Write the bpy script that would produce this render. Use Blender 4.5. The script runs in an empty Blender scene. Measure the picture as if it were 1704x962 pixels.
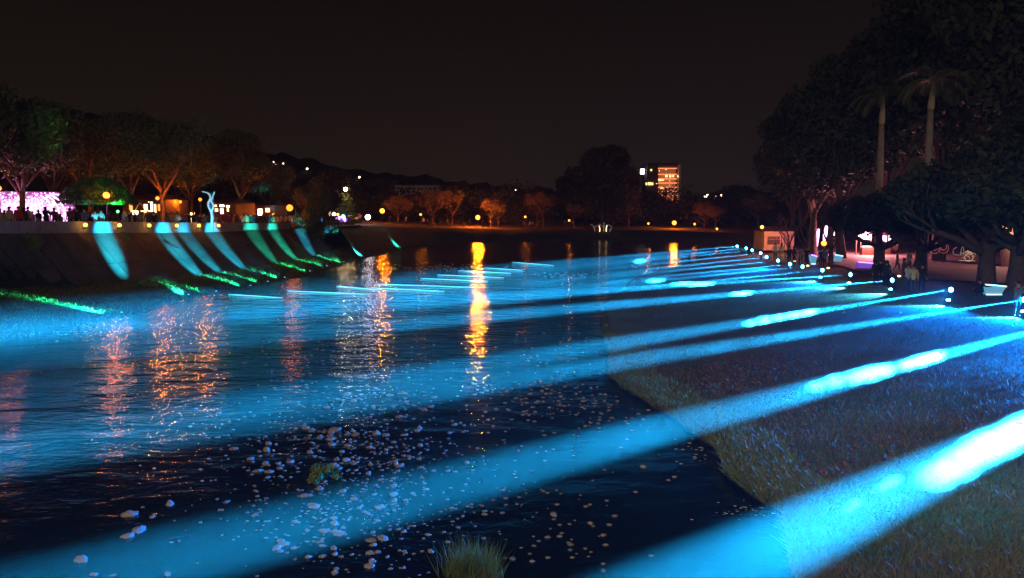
import bpy, bmesh, math, random
import numpy as np
from mathutils import Vector, Matrix, noise
S = bpy.context.scene
C = S.collection
PI = math.pi
rnd = random.Random(7)

# ------------------------------------------------------------------ camera
F, PX, PY = 1260.0, 852.0, 481.0
CAM = Vector((0, 0, 5.8))
PITCH = math.atan((PY - 350) / F)
FW = Vector((0, math.cos(PITCH), -math.sin(PITCH)))
UPV = Vector((0, math.sin(PITCH), math.cos(PITCH)))
cd = bpy.data.cameras.new('camera')
cam = bpy.data.objects.new('camera', cd)
C.objects.link(cam)
S.camera = cam
cam.location = CAM
cam.rotation_euler = (PI / 2 - PITCH, 0, 0)
cd.sensor_width = 36
cd.lens = 36 * F / 1704
cd.clip_start = 0.1
cd.clip_end = 6000

# ------------------------------------------------------------------ night sky, faint warm town glow
W = bpy.data.worlds.new('World')
S.world = W
W.use_nodes = True
nt = W.node_tree
nt.nodes.clear()
wo = nt.nodes.new('ShaderNodeOutputWorld')
bg = nt.nodes.new('ShaderNodeBackground')
tc = nt.nodes.new('ShaderNodeTexCoord')
sx = nt.nodes.new('ShaderNodeSeparateXYZ')
rp = nt.nodes.new('ShaderNodeValToRGB')
nt.links.new(tc.outputs['Generated'], sx.inputs[0])
nt.links.new(sx.outputs['Z'], rp.inputs[0])
nt.links.new(rp.outputs[0], bg.inputs[0])
nt.links.new(bg.outputs[0], wo.inputs[0])
cr = rp.color_ramp
cr.elements[0].position = 0.0
cr.elements[0].color = (.0140, .0088, .0060, 1)
cr.elements[1].position = 0.30
cr.elements[1].color = (.0038, .0022, .0013, 1)
bg.inputs[1].default_value = 1.0

sl = bpy.data.lights.new('town_fill_sun', 'SUN')  # weak warm fill added for town and street light from behind
sl.energy = 0.10
sl.angle = math.radians(3)
sl.color = (1, .80, .62)
so = bpy.data.objects.new('town_fill_sun', sl)
C.objects.link(so)
so.rotation_euler = Vector((.18, .80, -.50)).to_track_quat('-Z', 'Y').to_euler()

S.view_settings.view_transform = 'Standard'
S.view_settings.look = 'None'
S.view_settings.exposure = 0
S.view_settings.gamma = 1
S.cycles.volume_bounces = 0
S.cycles.max_bounces = 6
S.cycles.transparent_max_bounces = 64
S.cycles.diffuse_bounces = 2
S.cycles.glossy_bounces = 3
S.cycles.sample_clamp_indirect = 3
S.cycles.use_denoising = True
HAZE = .00012

# ------------------------------------------------------------------ helpers
def ray(px, py):
    return FW + Vector((1, 0, 0)) * ((px - PX) / F) + UPV * ((PY - py) / F)
def G(px, py, z=0.0):                      # point of the level z seen at a pixel of the photograph
    d = ray(px, py)
    return CAM + d * ((z - CAM.z) / d.z)
def at(px, py, Y):                         # point at distance Y seen at a pixel
    d = ray(px, py)
    return CAM + d * (Y / d.y)
def lerp(x, xs, ys):
    return float(np.interp(x, xs, ys))
def tag(o, label=None, cat=None, group=None, kind=None):
    if label: o['label'] = label
    if cat: o['category'] = cat
    if group: o['group'] = group
    if kind: o['kind'] = kind
    return o
def empty(name, loc, rz=0, label=None, cat=None, group=None):
    o = bpy.data.objects.new(name, None)
    o.empty_display_size = .2
    C.objects.link(o)
    o.location = loc
    o.rotation_euler = (0, 0, rz)
    return tag(o, label, cat, group)
def copy_tree(o, parent=None):
    c = o.copy()
    C.objects.link(c)
    if parent: c.parent = parent
    for ch in o.children: copy_tree(ch, c)
    return c

class MB:
    def __init__(s): s.v, s.f, s.m = [], [], []
    def add(s, vs, fs, mi=0):
        b = len(s.v)
        s.v += [tuple(v) for v in vs]
        s.f += [tuple(b + i for i in f) for f in fs]
        s.m += [mi] * len(fs)
        return s
    def box(s, c, size, rz=0, mi=0, taper=1.0):
        x, y, z = [d / 2 for d in size]
        R = Matrix.Rotation(rz, 3, 'Z')
        vs = []
        for k, dz in ((1, -z), (taper, z)):
            for a, b in ((-x, -y), (x, -y), (x, y), (-x, y)):
                vs.append(Vector(c) + R @ Vector((a * k, b * k, dz)))
        return s.add(vs, [(0, 3, 2, 1), (4, 5, 6, 7), (0, 1, 5, 4), (1, 2, 6, 5), (2, 3, 7, 6), (3, 0, 4, 7)], mi)
    def tube(s, pts, rad, n=8, mi=0, cap=True):
        pts = [Vector(p) for p in pts]
        if not isinstance(rad, (list, tuple)): rad = [rad] * len(pts)
        vs, fs = [], []
        ref = None
        for i, p in enumerate(pts):
            d = (pts[min(i + 1, len(pts) - 1)] - pts[max(i - 1, 0)]).normalized()
            if ref is None:
                ref = Vector((1, 0, 0)) if abs(d.x) < .8 else Vector((0, 1, 0))
            a = (ref - d * ref.dot(d)).normalized()
            ref = a
            b = d.cross(a)
            for k in range(n):
                t = 2 * PI * k / n
                vs.append(p + (a * math.cos(t) + b * math.sin(t)) * rad[i])
        for i in range(len(pts) - 1):
            for k in range(n):
                k2 = (k + 1) % n
                fs.append((i * n + k, i * n + k2, (i + 1) * n + k2, (i + 1) * n + k))
        if cap:
            fs.append(tuple(range(n - 1, -1, -1)))
            fs.append(tuple((len(pts) - 1) * n + k for k in range(n)))
        return s.add(vs, fs, mi)
    def lathe(s, prof, n=12, c=(0, 0, 0), mi=0):
        vs, fs = [], []
        for r, z in prof:
            for k in range(n):
                t = 2 * PI * k / n
                vs.append((c[0] + r * math.cos(t), c[1] + r * math.sin(t), c[2] + z))
        for i in range(len(prof) - 1):
            for k in range(n):
                k2 = (k + 1) % n
                fs.append((i * n + k, i * n + k2, (i + 1) * n + k2, (i + 1) * n + k))
        fs.append(tuple(range(n - 1, -1, -1)))
        fs.append(tuple((len(prof) - 1) * n + k for k in range(n)))
        return s.add(vs, fs, mi)
    def ico(s, c, r, sub=2, scale=(1, 1, 1), wob=0, seed=0, mi=0, flat=None):
        bm = bmesh.new()
        bmesh.ops.create_icosphere(bm, subdivisions=sub, radius=1)
        vs = []
        for v in bm.verts:
            p = v.co.copy()
            if wob: p *= 1 + wob * noise.noise(p * 1.7 + Vector((seed * 3.1, seed * 1.7, seed)))
            vs.append((c[0] + p.x * r * scale[0], c[1] + p.y * r * scale[1], c[2] + p.z * r * scale[2]))
        fs = [tuple(v.index for v in f.verts) for f in bm.faces]
        bm.free()
        return s.add(vs, fs, mi)
    def mesh(s, name, mats, smooth=False):
        m = bpy.data.meshes.new(name)
        m.from_pydata(s.v, [], s.f)
        for x in (mats if isinstance(mats, (list, tuple)) else [mats]): m.materials.append(x)
        if any(s.m): m.polygons.foreach_set('material_index', s.m)
        if smooth: m.polygons.foreach_set('use_smooth', [True] * len(s.f))
        m.update()
        return m
    def build(s, name, mats, parent=None, smooth=False, kind=None):
        return link(name, s.mesh(name, mats, smooth), parent, kind)
def link(name, mesh, parent=None, kind=None, loc=None, rz=0):
    o = bpy.data.objects.new(name, mesh)
    C.objects.link(o)
    if parent: o.parent = parent
    if kind: o['kind'] = kind
    if loc is not None: o.location = loc
    if rz: o.rotation_euler = (0, 0, rz)
    return o
def npmesh(name, V, k, mat):               # V: (n*k, 3) loose k-gons
    n = len(V) // k
    m = bpy.data.meshes.new(name)
    m.vertices.add(len(V))
    m.vertices.foreach_set('co', np.asarray(V, np.float32).ravel())
    m.loops.add(n * k)
    m.loops.foreach_set('vertex_index', np.arange(n * k, dtype=np.int32))
    m.polygons.add(n)
    m.polygons.foreach_set('loop_start', np.arange(0, n * k, k, dtype=np.int32))
    m.polygons.foreach_set('loop_total', np.full(n, k, np.int32))
    m.materials.append(mat)
    m.update(calc_edges=True)
    return m

# ------------------------------------------------------------------ materials
def mat(name, c1, c2=None, scale=3, rough=.8, bump=0, bscale=None, detail=5, spec=.3, metal=0):
    m = bpy.data.materials.new(name)
    m.use_nodes = True
    t = m.node_tree
    b = t.nodes['Principled BSDF']
    b.inputs['Roughness'].default_value = rough
    b.inputs['Specular IOR Level'].default_value = spec
    b.inputs['Metallic'].default_value = metal
    co = t.nodes.new('ShaderNodeTexCoord')
    if c2 is None: c2 = tuple(x * .7 for x in c1)
    n = t.nodes.new('ShaderNodeTexNoise')
    n.inputs['Scale'].default_value = scale
    n.inputs['Detail'].default_value = detail
    n.inputs['Roughness'].default_value = .65
    t.links.new(co.outputs['Object'], n.inputs['Vector'])
    r = t.nodes.new('ShaderNodeValToRGB')
    r.color_ramp.elements[0].position = .35
    r.color_ramp.elements[1].position = .65
    r.color_ramp.elements[0].color = (*c1, 1)
    r.color_ramp.elements[1].color = (*c2, 1)
    t.links.new(n.outputs['Fac'], r.inputs[0])
    t.links.new(r.outputs[0], b.inputs['Base Color'])
    if bump:
        n2 = t.nodes.new('ShaderNodeTexNoise')
        n2.inputs['Scale'].default_value = bscale or scale * 4
        n2.inputs['Detail'].default_value = 6
        t.links.new(co.outputs['Object'], n2.inputs['Vector'])
        bp = t.nodes.new('ShaderNodeBump')
        bp.inputs['Strength'].default_value = bump
        bp.inputs['Distance'].default_value = .05
        t.links.new(n2.outputs['Fac'], bp.inputs['Height'])
        t.links.new(bp.outputs[0], b.inputs['Normal'])
    return m
def emat(name, col, strength, sample=True):
    m = bpy.data.materials.new(name)
    m.use_nodes = True
    b = m.node_tree.nodes['Principled BSDF']
    b.inputs['Base Color'].default_value = (.3, .3, .3, 1)
    b.inputs['Emission Color'].default_value = (*col, 1)
    b.inputs['Emission Strength'].default_value = strength
    m.cycles.emission_sampling = 'NONE'      # the lamps inside do the lighting
    return m
def vmat(name, dens, col=(1, 1, 1), g=.25):
    m = bpy.data.materials.new(name)
    m.use_nodes = True
    t = m.node_tree
    t.nodes.clear()
    o = t.nodes.new('ShaderNodeOutputMaterial')
    v = t.nodes.new('ShaderNodeVolumePrincipled')
    v.inputs['Color'].default_value = (*col, 1)
    v.inputs['Density'].default_value = dens
    v.inputs['Anisotropy'].default_value = g
    v.inputs['Density Attribute'].default_value = ''
    t.links.new(v.outputs[0], o.inputs['Volume'])
    return m

def puffmat(name, dens):                    # mist that thins out toward the rim of its puff
    m = vmat(name, dens)
    t = m.node_tree
    v = [n for n in t.nodes if n.type == 'PRINCIPLED_VOLUME'][0]
    co = t.nodes.new('ShaderNodeTexCoord')
    sub = t.nodes.new('ShaderNodeVectorMath')
    sub.operation = 'SUBTRACT'
    sub.inputs[1].default_value = (.5, .5, .5)
    ln = t.nodes.new('ShaderNodeVectorMath')
    ln.operation = 'LENGTH'
    ns = t.nodes.new('ShaderNodeTexNoise')
    ns.inputs['Scale'].default_value = 2.6
    ns.inputs['Detail'].default_value = 2
    mr = t.nodes.new('ShaderNodeMapRange')
    mr.interpolation_type = 'SMOOTHSTEP'
    mr.inputs['From Min'].default_value = .50
    mr.inputs['From Max'].default_value = .12
    mr.inputs['To Max'].default_value = dens
    ad = t.nodes.new('ShaderNodeMath')
    ad.operation = 'MULTIPLY_ADD'
    ad.inputs[1].default_value = .36
    t.links.new(co.outputs['Generated'], sub.inputs[0])
    t.links.new(sub.outputs[0], ln.inputs[0])
    t.links.new(co.outputs['Generated'], ns.inputs['Vector'])
    t.links.new(ns.outputs['Fac'], ad.inputs[0])
    t.links.new(ln.outputs['Value'], ad.inputs[2])
    sb = t.nodes.new('ShaderNodeMath')
    sb.operation = 'SUBTRACT'
    sb.inputs[1].default_value = .18
    t.links.new(ad.outputs[0], sb.inputs[0])
    t.links.new(sb.outputs[0], mr.inputs['Value'])
    t.links.new(mr.outputs[0], v.inputs['Density'])
    return m

def driftmat(name, dens, scale):            # uneven drifting mist
    m = vmat(name, dens)
    t = m.node_tree
    v = [n for n in t.nodes if n.type == 'PRINCIPLED_VOLUME'][0]
    co = t.nodes.new('ShaderNodeTexCoord')
    ns = t.nodes.new('ShaderNodeTexNoise')
    ns.inputs['Scale'].default_value = scale
    ns.inputs['Detail'].default_value = 3
    mr = t.nodes.new('ShaderNodeMapRange')
    mr.inputs['From Min'].default_value = .36
    mr.inputs['From Max'].default_value = .66
    mr.inputs['To Min'].default_value = dens * .2
    mr.inputs['To Max'].default_value = dens
    t.links.new(co.outputs['Object'], ns.inputs['Vector'])
    t.links.new(ns.outputs['Fac'], mr.inputs['Value'])
    t.links.new(mr.outputs[0], v.inputs['Density'])
    return m

M = {}
M['concrete'] = mat('concrete', (.17, .14, .12), (.09, .075, .065), .6, .85, .5, 6)
M['slab'] = mat('slab', (.13, .095, .07), (.06, .045, .035), .5, .9, .6, 5)
M['panel'] = mat('panel', (.34, .35, .36), (.22, .23, .24), 1.5, .8, .2, 8)
M['soil'] = mat('soil', (.07, .06, .035), (.035, .045, .02), .8, 1, .8, 5)
M['ground'] = mat('ground', (.05, .045, .035), (.03, .03, .025), .2, 1)
M['paving'] = mat('paving', (.20, .14, .12), (.13, .09, .08), .5, .8, .3, 4)
M['lawn'] = mat('lawn', (.06, .075, .028), (.12, .085, .045), .55, 1, .8, 12)
M['blade'] = mat('blade', (.07, .12, .03), (.17, .13, .06), .7, .7)
M['blade_green'] = mat('blade_green', (.09, .17, .03), (.20, .21, .055), 3, .6)
M['litter'] = mat('litter', (.26, .10, .045), (.15, .07, .035), 2, .8)
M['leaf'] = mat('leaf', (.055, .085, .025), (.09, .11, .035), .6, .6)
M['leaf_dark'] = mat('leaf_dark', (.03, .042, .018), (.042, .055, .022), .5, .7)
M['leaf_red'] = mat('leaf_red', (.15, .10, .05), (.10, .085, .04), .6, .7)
M['leaf_dome'] = mat('leaf_dome', (.03, .10, .02), (.05, .13, .03), 1.5, .6)
M['bark'] = mat('bark', (.12, .085, .06), (.07, .05, .035), 3, .9, .6, 8)
M['palm_bark'] = mat('palm_bark', (.34, .31, .27), (.24, .22, .19), 1.2, .8, .4, 6)
M['crownshaft'] = mat('crownshaft', (.48, .44, .33), (.36, .34, .24), 1, .6)
M['dark_metal'] = mat('dark_metal', (.03, .03, .035), None, 4, .45, spec=.5)
M['white_paint'] = mat('white_paint', (.8, .8, .78), (.7, .7, .68), 2, .5)
M['stone'] = mat('stone', (.38, .34, .30), (.20, .18, .165), 4, .6, .3, 20)
M['stone_pale'] = mat('stone_pale', (.42, .40, .37), (.25, .235, .22), 3, .55, .3, 20)
M['stone_warm_lit'] = mat('stone_warm_lit', (.44, .30, .22), (.25, .17, .12), 4, .6, .3, 20)  # warm lamplight on these stones put into their colour
M['foam'] = mat('foam', (.8, .85, .85), (.6, .65, .65), 10, .4)
M['hill'] = mat('hill', (.018, .022, .012), (.028, .032, .018), .08, 1, 1, .5)
M['roof'] = mat('roof', (.12, .06, .045), (.08, .04, .03), 2, .8)
M['wall_beige'] = mat('wall_beige', (.50, .32, .16), (.42, .27, .13), 1.5, .8)
M['wall_white'] = mat('wall_white', (.6, .58, .55), (.48, .46, .44), .3, .8)
M['tower'] = mat('tower', (.10, .085, .08), (.07, .06, .06), .3, .8)
M['wood'] = mat('wood', (.09, .05, .028), (.055, .032, .018), 4, .7)
M['skin'] = mat('skin', (.45, .28, .2), (.38, .23, .16), 8, .6)
M['hair'] = mat('hair', (.015, .012, .01), (.03, .022, .018), 20, .5)
for k, c in dict(black=(.02, .02, .025), navy=(.03, .04, .09), grey=(.18, .18, .19), white=(.7, .7, .68), beige=(.45, .38, .25),
                 red=(.5, .03, .025), cream=(.62, .5, .32), blue=(.06, .16, .42), brown=(.14, .08, .045), denim=(.06, .08, .14), plum=(.16, .05, .11)).items():
    M['c_' + k] = mat('cloth_' + k, c, tuple(x * .75 for x in c), 12, .9)

def water_mat():
    m = bpy.data.materials.new('river_water')
    m.use_nodes = True
    t = m.node_tree
    b = t.nodes['Principled BSDF']
    b.inputs['Base Color'].default_value = (.006, .010, .014, 1)
    b.inputs['Roughness'].default_value = .09
    b.inputs['IOR'].default_value = 1.33
    co = t.nodes.new('ShaderNodeTexCoord')
    prev = None
    for sc, st, dist, dim in ((.55, .62, .30, (1, 1.7, 1)), (2.2, .40, .09, (1, 2.0, 1)), (7.0, .32, .022, (1, 1.6, 1))):
        mp = t.nodes.new('ShaderNodeMapping')
        mp.inputs['Scale'].default_value = dim
        mp.inputs['Rotation'].default_value = (0, 0, .25)
        t.links.new(co.outputs['Object'], mp.inputs[0])
        n = t.nodes.new('ShaderNodeTexNoise')
        n.inputs['Scale'].default_value = sc
        n.inputs['Detail'].default_value = 3
        n.inputs['Distortion'].default_value = .4
        t.links.new(mp.outputs[0], n.inputs['Vector'])
        bp = t.nodes.new('ShaderNodeBump')
        bp.inputs['Strength'].default_value = st
        bp.inputs['Distance'].default_value = dist
        t.links.new(n.outputs['Fac'], bp.inputs['Height'])
        if prev: t.links.new(prev.outputs[0], bp.inputs['Normal'])
        if sc < 5:                          # the reach below the bridge is a calm pool, the riffles lie upstream
            sp_ = t.nodes.new('ShaderNodeSeparateXYZ')
            t.links.new(co.outputs['Object'], sp_.inputs[0])
            mr = t.nodes.new('ShaderNodeMapRange')
            mr.inputs['From Min'].default_value = 12
            mr.inputs['From Max'].default_value = 45
            mr.inputs['To Min'].default_value = st * .30
            mr.inputs['To Max'].default_value = st
            t.links.new(sp_.outputs['Y'], mr.inputs['Value'])
            t.links.new(mr.outputs[0], bp.inputs['Strength'])
        prev = bp
    t.links.new(prev.outputs[0], b.inputs['Normal'])
    return m
M['water'] = water_mat()

ORANGE, AMBER, WHITE, CYAN, GREEN, PINK = (1, .17, .004), (1, .40, .06), (1, .88, .78), (.008, .42, 1), (.0, .8, .34), (1, .25, .85)
M['e_orange'] = emat('globe_orange', (1, .26, .02), 5)
M['e_orange_far'] = emat('globe_orange_far', (1, .26, .02), 6)
M['e_orange_soft'] = emat('globe_orange_soft', (1, .26, .02), 2.8)
M['e_orange_near'] = emat('globe_orange_near', (1, .28, .03), 2.6)
M['e_amber'] = emat('globe_amber', AMBER, 5)
M['e_white'] = emat('lamp_white', (1, .85, .95), 30)
M['e_lens'] = emat('lens_cyan', (.10, .72, 1), 30, False)
M['e_lens_dim'] = emat('lens_dim', (.05, .6, 1), 2, False)
M['e_lens_green'] = emat('lens_green', (.08, 1, .62), 5, False)
M['e_pink'] = emat('light_pink', (1, .42, .9), 4.5)
M['e_pink_dim'] = emat('backing_pink_glow', (.55, .12, .5), .55)
M['e_pinkwhite'] = emat('screen_pink', (1, .45, .8), 5)
M['e_warm'] = emat('window_warm', (1, .62, .25), 4)
M['e_warmwhite'] = emat('panel_white', (1, .85, .6), 10)
M['e_orange_win'] = emat('window_orange', (1, .30, .06), 2.2)
M['e_tower'] = emat('tower_floor_light', (1, .24, .08), 1.7, False)
M['e_tower_wall'] = emat('tower_lit_room', (1, .15, .04), .04, False)
M['e_tower_win'] = emat('tower_window', (1, .6, .2), 2.4, False)
M['e_sign'] = emat('sign_white', (.9, .92, 1), 8, False)
M['e_dot'] = emat('hill_light', (1, .75, .5), 8, False)
M['e_red'] = emat('neon_red', (1, .08, .08), .22, False)
M['e_yellow'] = emat('neon_yellow', (1, .8, .3), .18, False)
M['e_neonwhite'] = emat('neon_white', (.8, .85, .9), .14, False)
M['e_purple'] = emat('strip_purple', (.35, .10, 1), 9)
M['e_violet'] = emat('panel_violet', (.25, .07, .9), .5)
M['e_strip'] = emat('strip_cyan', (.35, .85, 1), 3)
M['e_benchglow'] = emat('bench_glow', (.12, .5, .8), .55)
M['e_line'] = emat('water_glow_line', (.10, .68, 1), 2.2, False)
M['e_bulb_green'] = emat('bulb_green', (.1, 1, .15), 10)

# ------------------------------------------------------------------ the setting
def grid_mesh(name, rows, m, smooth=True, parent=None, kind='structure'):
    b = MB()
    n = len(rows[0])
    for r in rows: b.v += [tuple(p) for p in r]
    for i in range(len(rows) - 1):
        for j in range(n - 1):
            b.f.append((i * n + j, i * n + j + 1, (i + 1) * n + j + 1, (i + 1) * n + j))
            b.m.append(0)
    return b.build(name, m, parent, smooth, kind)

MB().add([(-455, -24, -1.6), (535, -24, -1.6), (535, 545, -1.6), (-455, 545, -1.6)], [(0, 1, 2, 3)]).build('ground', M['ground'], kind='structure')
MB().add([(-60, -23, 0), (60, -23, 0), (60, 175, 0), (-60, 175, 0)], [(0, 1, 2, 3)]).build('river_water', M['water'], kind='structure')

# left bank: waterline W, slope foot FT, slope top TP (all seen in the photograph, then laid out in metres)
BX = [-300, -80, 0, 155, 265, 350, 445, 525, 600]
BYd = [33, 43, 48, 58, 66, 74, 86, 101, 117]
BYp = [398, 391, 388, 387.5, 387, 386, 383, 379, 375]
BTp = [362, 367, 369, 370, 371, 371.5, 371.5, 371, 371]
def tp(px, up=0):                           # point on the top edge of the slope / top of the parapet
    return at(px, lerp(px, BX, BTp if up else BYp), lerp(px, BX, BYd))
foot_px = [(-260, 540), (0, 481), (90, 476), (225, 468), (335, 459), (408, 448), (500, 431), (570, 412), (636, 397)]
top_px = [-300, -80, 0, 155, 265, 350, 445, 525, 600]
water_px = [(-260, 680), (-60, 588), (60, 560), (200, 532), (305, 500), (400, 482), (500, 464), (590, 437), (660, 414)]
FT = [G(x, y, .5) for x, y in foot_px]
TP = [tp(x) for x in top_px]
WL = [G(x, y, -.03) for x, y in water_px]
def resample(P, n):
    out = []
    for i in range(len(P) - 1):
        for k in range(n): out.append(P[i].lerp(P[i + 1], k / n))
    return out + [P[-1]]
ft, tpv, wl = resample(FT, 4), resample(TP, 4), resample(WL, 4)
emb = empty('embankment', (0, 0, 0))
emb['kind'] = 'structure'
nsl = 0
for i in range(0, len(ft) - 2, 2):          # slope of concrete slabs, two rows
    for a, bq in ((0.0, .42), (.42, 1.0)):
        g = .004
        rows = []
        lift = rnd.uniform(-.012, .012)
        for t in np.linspace(a + g, bq - g, 4):
            r = []
            for k in np.linspace(i + .02, i + 1.98, 4):
                k0 = min(int(k), len(ft) - 2)
                p = ft[k0].lerp(ft[k0 + 1], k - k0)
                q = tpv[k0].lerp(tpv[k0 + 1], k - k0)
                v = p.lerp(q, t)
                v.z += lift - .18 * math.sin(PI * t)
                r.append(v)
            rows.append(r)
        o = grid_mesh('concrete_slab', rows, M['slab'], True, emb, None)
dc = FT[4].lerp(TP[4], .68) + Vector((.10, -.05, .06))
db = MB().ico((0, 0, 0), .62, 2, (1, .55, .10))
do = db.build('drain_hole', M['dark_metal'], emb, True)
do.location = dc
dn = (TP[4] - FT[4]).cross(FT[5] - FT[4]).normalized()
if dn.z < 0: dn = -dn
do.rotation_euler = dn.to_track_quat('Z', 'X').to_euler()
back = grid_mesh('slope_bed', [[v + Vector((0, 0, -.32)) for v in ft], [v + Vector((0, 0, -.12)) for v in tpv]], M['ground'], False, emb, None)
rows = []
for t in np.linspace(0, 1, 7):              # grassy ledge at the foot
    rows.append([w.lerp(f, t) + Vector((0, 0, (.10 * noise.noise(w * .5 + Vector((t * 3, 0, 0))) + .12) * math.sin(PI * t))) for w, f in zip(wl, ft)])
rows.insert(0, [w + Vector((.25, -.15, -.5)) for w in wl])
grid_mesh('grassy_ledge', rows, M['soil'])
prom = [[p + Vector((0, 0, .06)) for p in tpv], [p + Vector((-9, 2, .06)) for p in tpv], [Vector((-320, p.y * 1.9 + 10, p.z + 1)) for p in tpv]]
grid_mesh('promenade', prom, M['paving'])

# far bank
fb_top = [at(560, 377, 112), at(600, 376, 118), at(660, 378, 132), at(720, 379.5, 141), at(800, 380.5, 148), at(900, 382, 152), at(1000, 382.5, 154), at(1120, 384, 152), at(1230, 388, 148), at(1330, 394, 132)]
fb_wat = [G(600, 434, -.05), G(640, 422, -.05), G(680, 411, -.05), G(740, 406, -.05), G(810, 403.5, -.05), G(900, 402, -.05), G(1000, 401, -.05), G(1110, 401, -.05), G(1215, 405, -.05), G(1300, 412, -.05)]
a_, b_ = resample(fb_wat, 4), resample(fb_top, 4)
rows = [[p + Vector((0, -.5, -.6)) for p in a_]]
for t in np.linspace(0, 1, 6):
    rows.append([p.lerp(q, t) + Vector((0, 0, .35 * noise.noise(p * .12 + Vector((0, t * 2, 0))) * math.sin(PI * t) + .25 * math.sin(PI * t))) for p, q in zip(a_, b_)])
grid_mesh('far_bank', rows, M['soil'])
grid_mesh('park_ground', [b_, [p + Vector((0, 14, .1)) for p in b_], [Vector((p.x * 4 - 0, 345, 4)) for p in b_]], M['ground'])

# right lawn: edge as X over Y
ep = [(1320, 990, .25), (1330, 890, .25), (1308, 838, .25), (1242, 802, .25), (1214, 770, .25), (1203, 738, .25), (1160, 712, .25), (1128, 684, .25), (1080, 660, .25), (1020, 622, .25), (1022, 590, .25), (1003, 540, .25), (1000, 505, .25), (1060, 459, .25), (1148, 437, .25), (1215, 411, .25)]
EP = [G(*e) for e in ep]
EY = [e.y for e in EP]
EX = [e.x for e in EP]
def edge_x(y):
    return lerp(y, EY, EX) + .22 * noise.noise(Vector((y * .9, 3, 0))) + .10 * noise.noise(Vector((y * 3.1, 8, 0)))
def lawn_z(x, y):
    t = min(1, max(0, (x - edge_x(y)) / 14))
    return .24 + .56 * t * t * (3 - 2 * t) + .05 * noise.noise(Vector((x * .5, y * .5, 0)))
ys = list(np.concatenate([np.arange(4, 30, .35), np.arange(30, 60, 1.0), np.arange(60, 126, 3.0)]))
rows = []
for y in ys:
    e = edge_x(y)
    r = [Vector((e + .02, y, -.5)), Vector((e, y, .12))]
    for k in (.12, .4, .8, 1.4, 2.2, 3.2, 4.5, 6, 8, 10, 12, 14.5, 18, 24, 34, 60, 160):
        r.append(Vector((e + k, y, lawn_z(e + k, y))))
    rows.append(r)
grid_mesh('lawn', rows, M['lawn'])
pz = lambda p: Vector((p[0], p[1], .90))
def sheet(name, pts, z, m):
    MB().add([(p[0], p[1], z) for p in pts], [tuple(range(len(pts)))]).build(name, m, kind='structure')
sheet('plaza_path', [(27.5, 57), (33, 51), (70, 47), (120, 60), (120, 118), (52, 118), (36, 100), (31, 78)], .905, M['paving'])

# hills
def hill(name, ridge, Y, y0, y1, z0=3.0, amp=2.2):
    rows = []
    xs = np.linspace(ridge[0][0], ridge[-1][0], 170)
    for s in np.linspace(0, 1, 12):
        yy = y0 + (Y - y0) * s
        r = []
        for x in xs:
            top = at(x, lerp(x, [q[0] for q in ridge], [q[1] for q in ridge]), Y)
            z = z0 + (top.z - z0) * (s ** .8)
            p = Vector((top.x, yy, z))
            bump = amp * (noise.noise(p * .11) + .6 * noise.noise(p * .31)) * (0.25 + s)
            r.append(p + Vector((0, 0, max(-2, bump))))
        rows.append(r)
    last = rows[-1]
    rows.append([p + Vector((0, 60, -4)) for p in last])
    rows.append([Vector((p.x, y1, 0)) for p in last])
    return grid_mesh(name, rows, M['hill'])
hill('wooded_hill', [(-250, 175), (0, 178), (200, 190), (300, 214), (380, 240), (480, 262), (600, 284), (730, 299), (850, 311), (960, 322), (1080, 335), (1160, 348)], 370, 215, 520)
hill('far_hill', [(1080, 352), (1130, 338), (1165, 327), (1200, 317), (1225, 311), (1262, 317), (1320, 330), (1420, 340), (1600, 345)], 430, 300, 540, 3, 1.6)

# haze: one closed box round camera, river and hills
hz = MB().box((40, 262, 56), (1000, 576, 116))
haze = hz.build('haze', vmat('haze', HAZE), kind='stuff')
haze['label'] = 'thin night mist hanging over the river'

# ------------------------------------------------------------------ floodlights on the right bank and their beams
def spot(parent, name, loc, direction, power, deg, col, blend=1.0, rad=.05, scale=None):
    l = bpy.data.lights.new(name, 'SPOT')
    l.energy = power
    l.color = col
    l.spot_size = math.radians(deg)
    l.spot_blend = blend
    l.shadow_soft_size = rad
    o = bpy.data.objects.new(name, l)
    C.objects.link(o)
    o.parent = parent
    o.location = loc
    o.rotation_euler = Vector(direction).to_track_quat('-Z', 'Y').to_euler()
    if scale: o.scale = scale
    return o
def glow(parent, z, power, rad, col=ORANGE):  # point light of a lit thing, or an added fill
    l = bpy.data.lights.new('glow', 'POINT')
    l.energy = power
    l.color = col
    l.shadow_soft_size = rad
    o = bpy.data.objects.new('glow', l)
    C.objects.link(o)
    o.parent = parent
    o.location = (0, 0, z)
    return o
HEAD = math.radians(32)
HDIR = Vector((-math.cos(HEAD), -math.sin(HEAD), 0))
def beam_dir(p, target, zt=1.4):            # toward the point of level zt seen at a pixel
    return (G(target[0], target[1], zt) - p).normalized()

head_mb = MB().lathe([(.02, -.20), (.10, -.19), (.13, -.10), (.15, .06), (.155, .10), (.135, .10)], 14)
stand_mb = MB().tube([(0, 0, 0), (0, 0, .80)], .025, 8)
for k in range(3):
    a = k * 2 * PI / 3 + .4
    stand_mb.tube([(0, 0, .28), (.28 * math.cos(a), .28 * math.sin(a), .0)], .014, 6)
stand_mb.box((0, 0, .80), (.24, .05, .05))
yoke_mb = MB().tube([(-.17, 0, .94), (-.17, 0, .80), (-.12, 0, .775), (.12, 0, .775), (.17, 0, .80), (.17, 0, .94)], .016, 6)
lens_mb = MB().ico((0, 0, .10), .125, 2, (1, 1, .45))
ME = {k: v for k, v in dict(head=head_mb.mesh('lamp_head', M['dark_metal'], True), stand=stand_mb.mesh('tripod', M['dark_metal']),
                            yoke=yoke_mb.mesh('yoke', M['dark_metal']), lens=lens_mb.mesh('lens', M['e_lens'], True)).items()}
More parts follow.
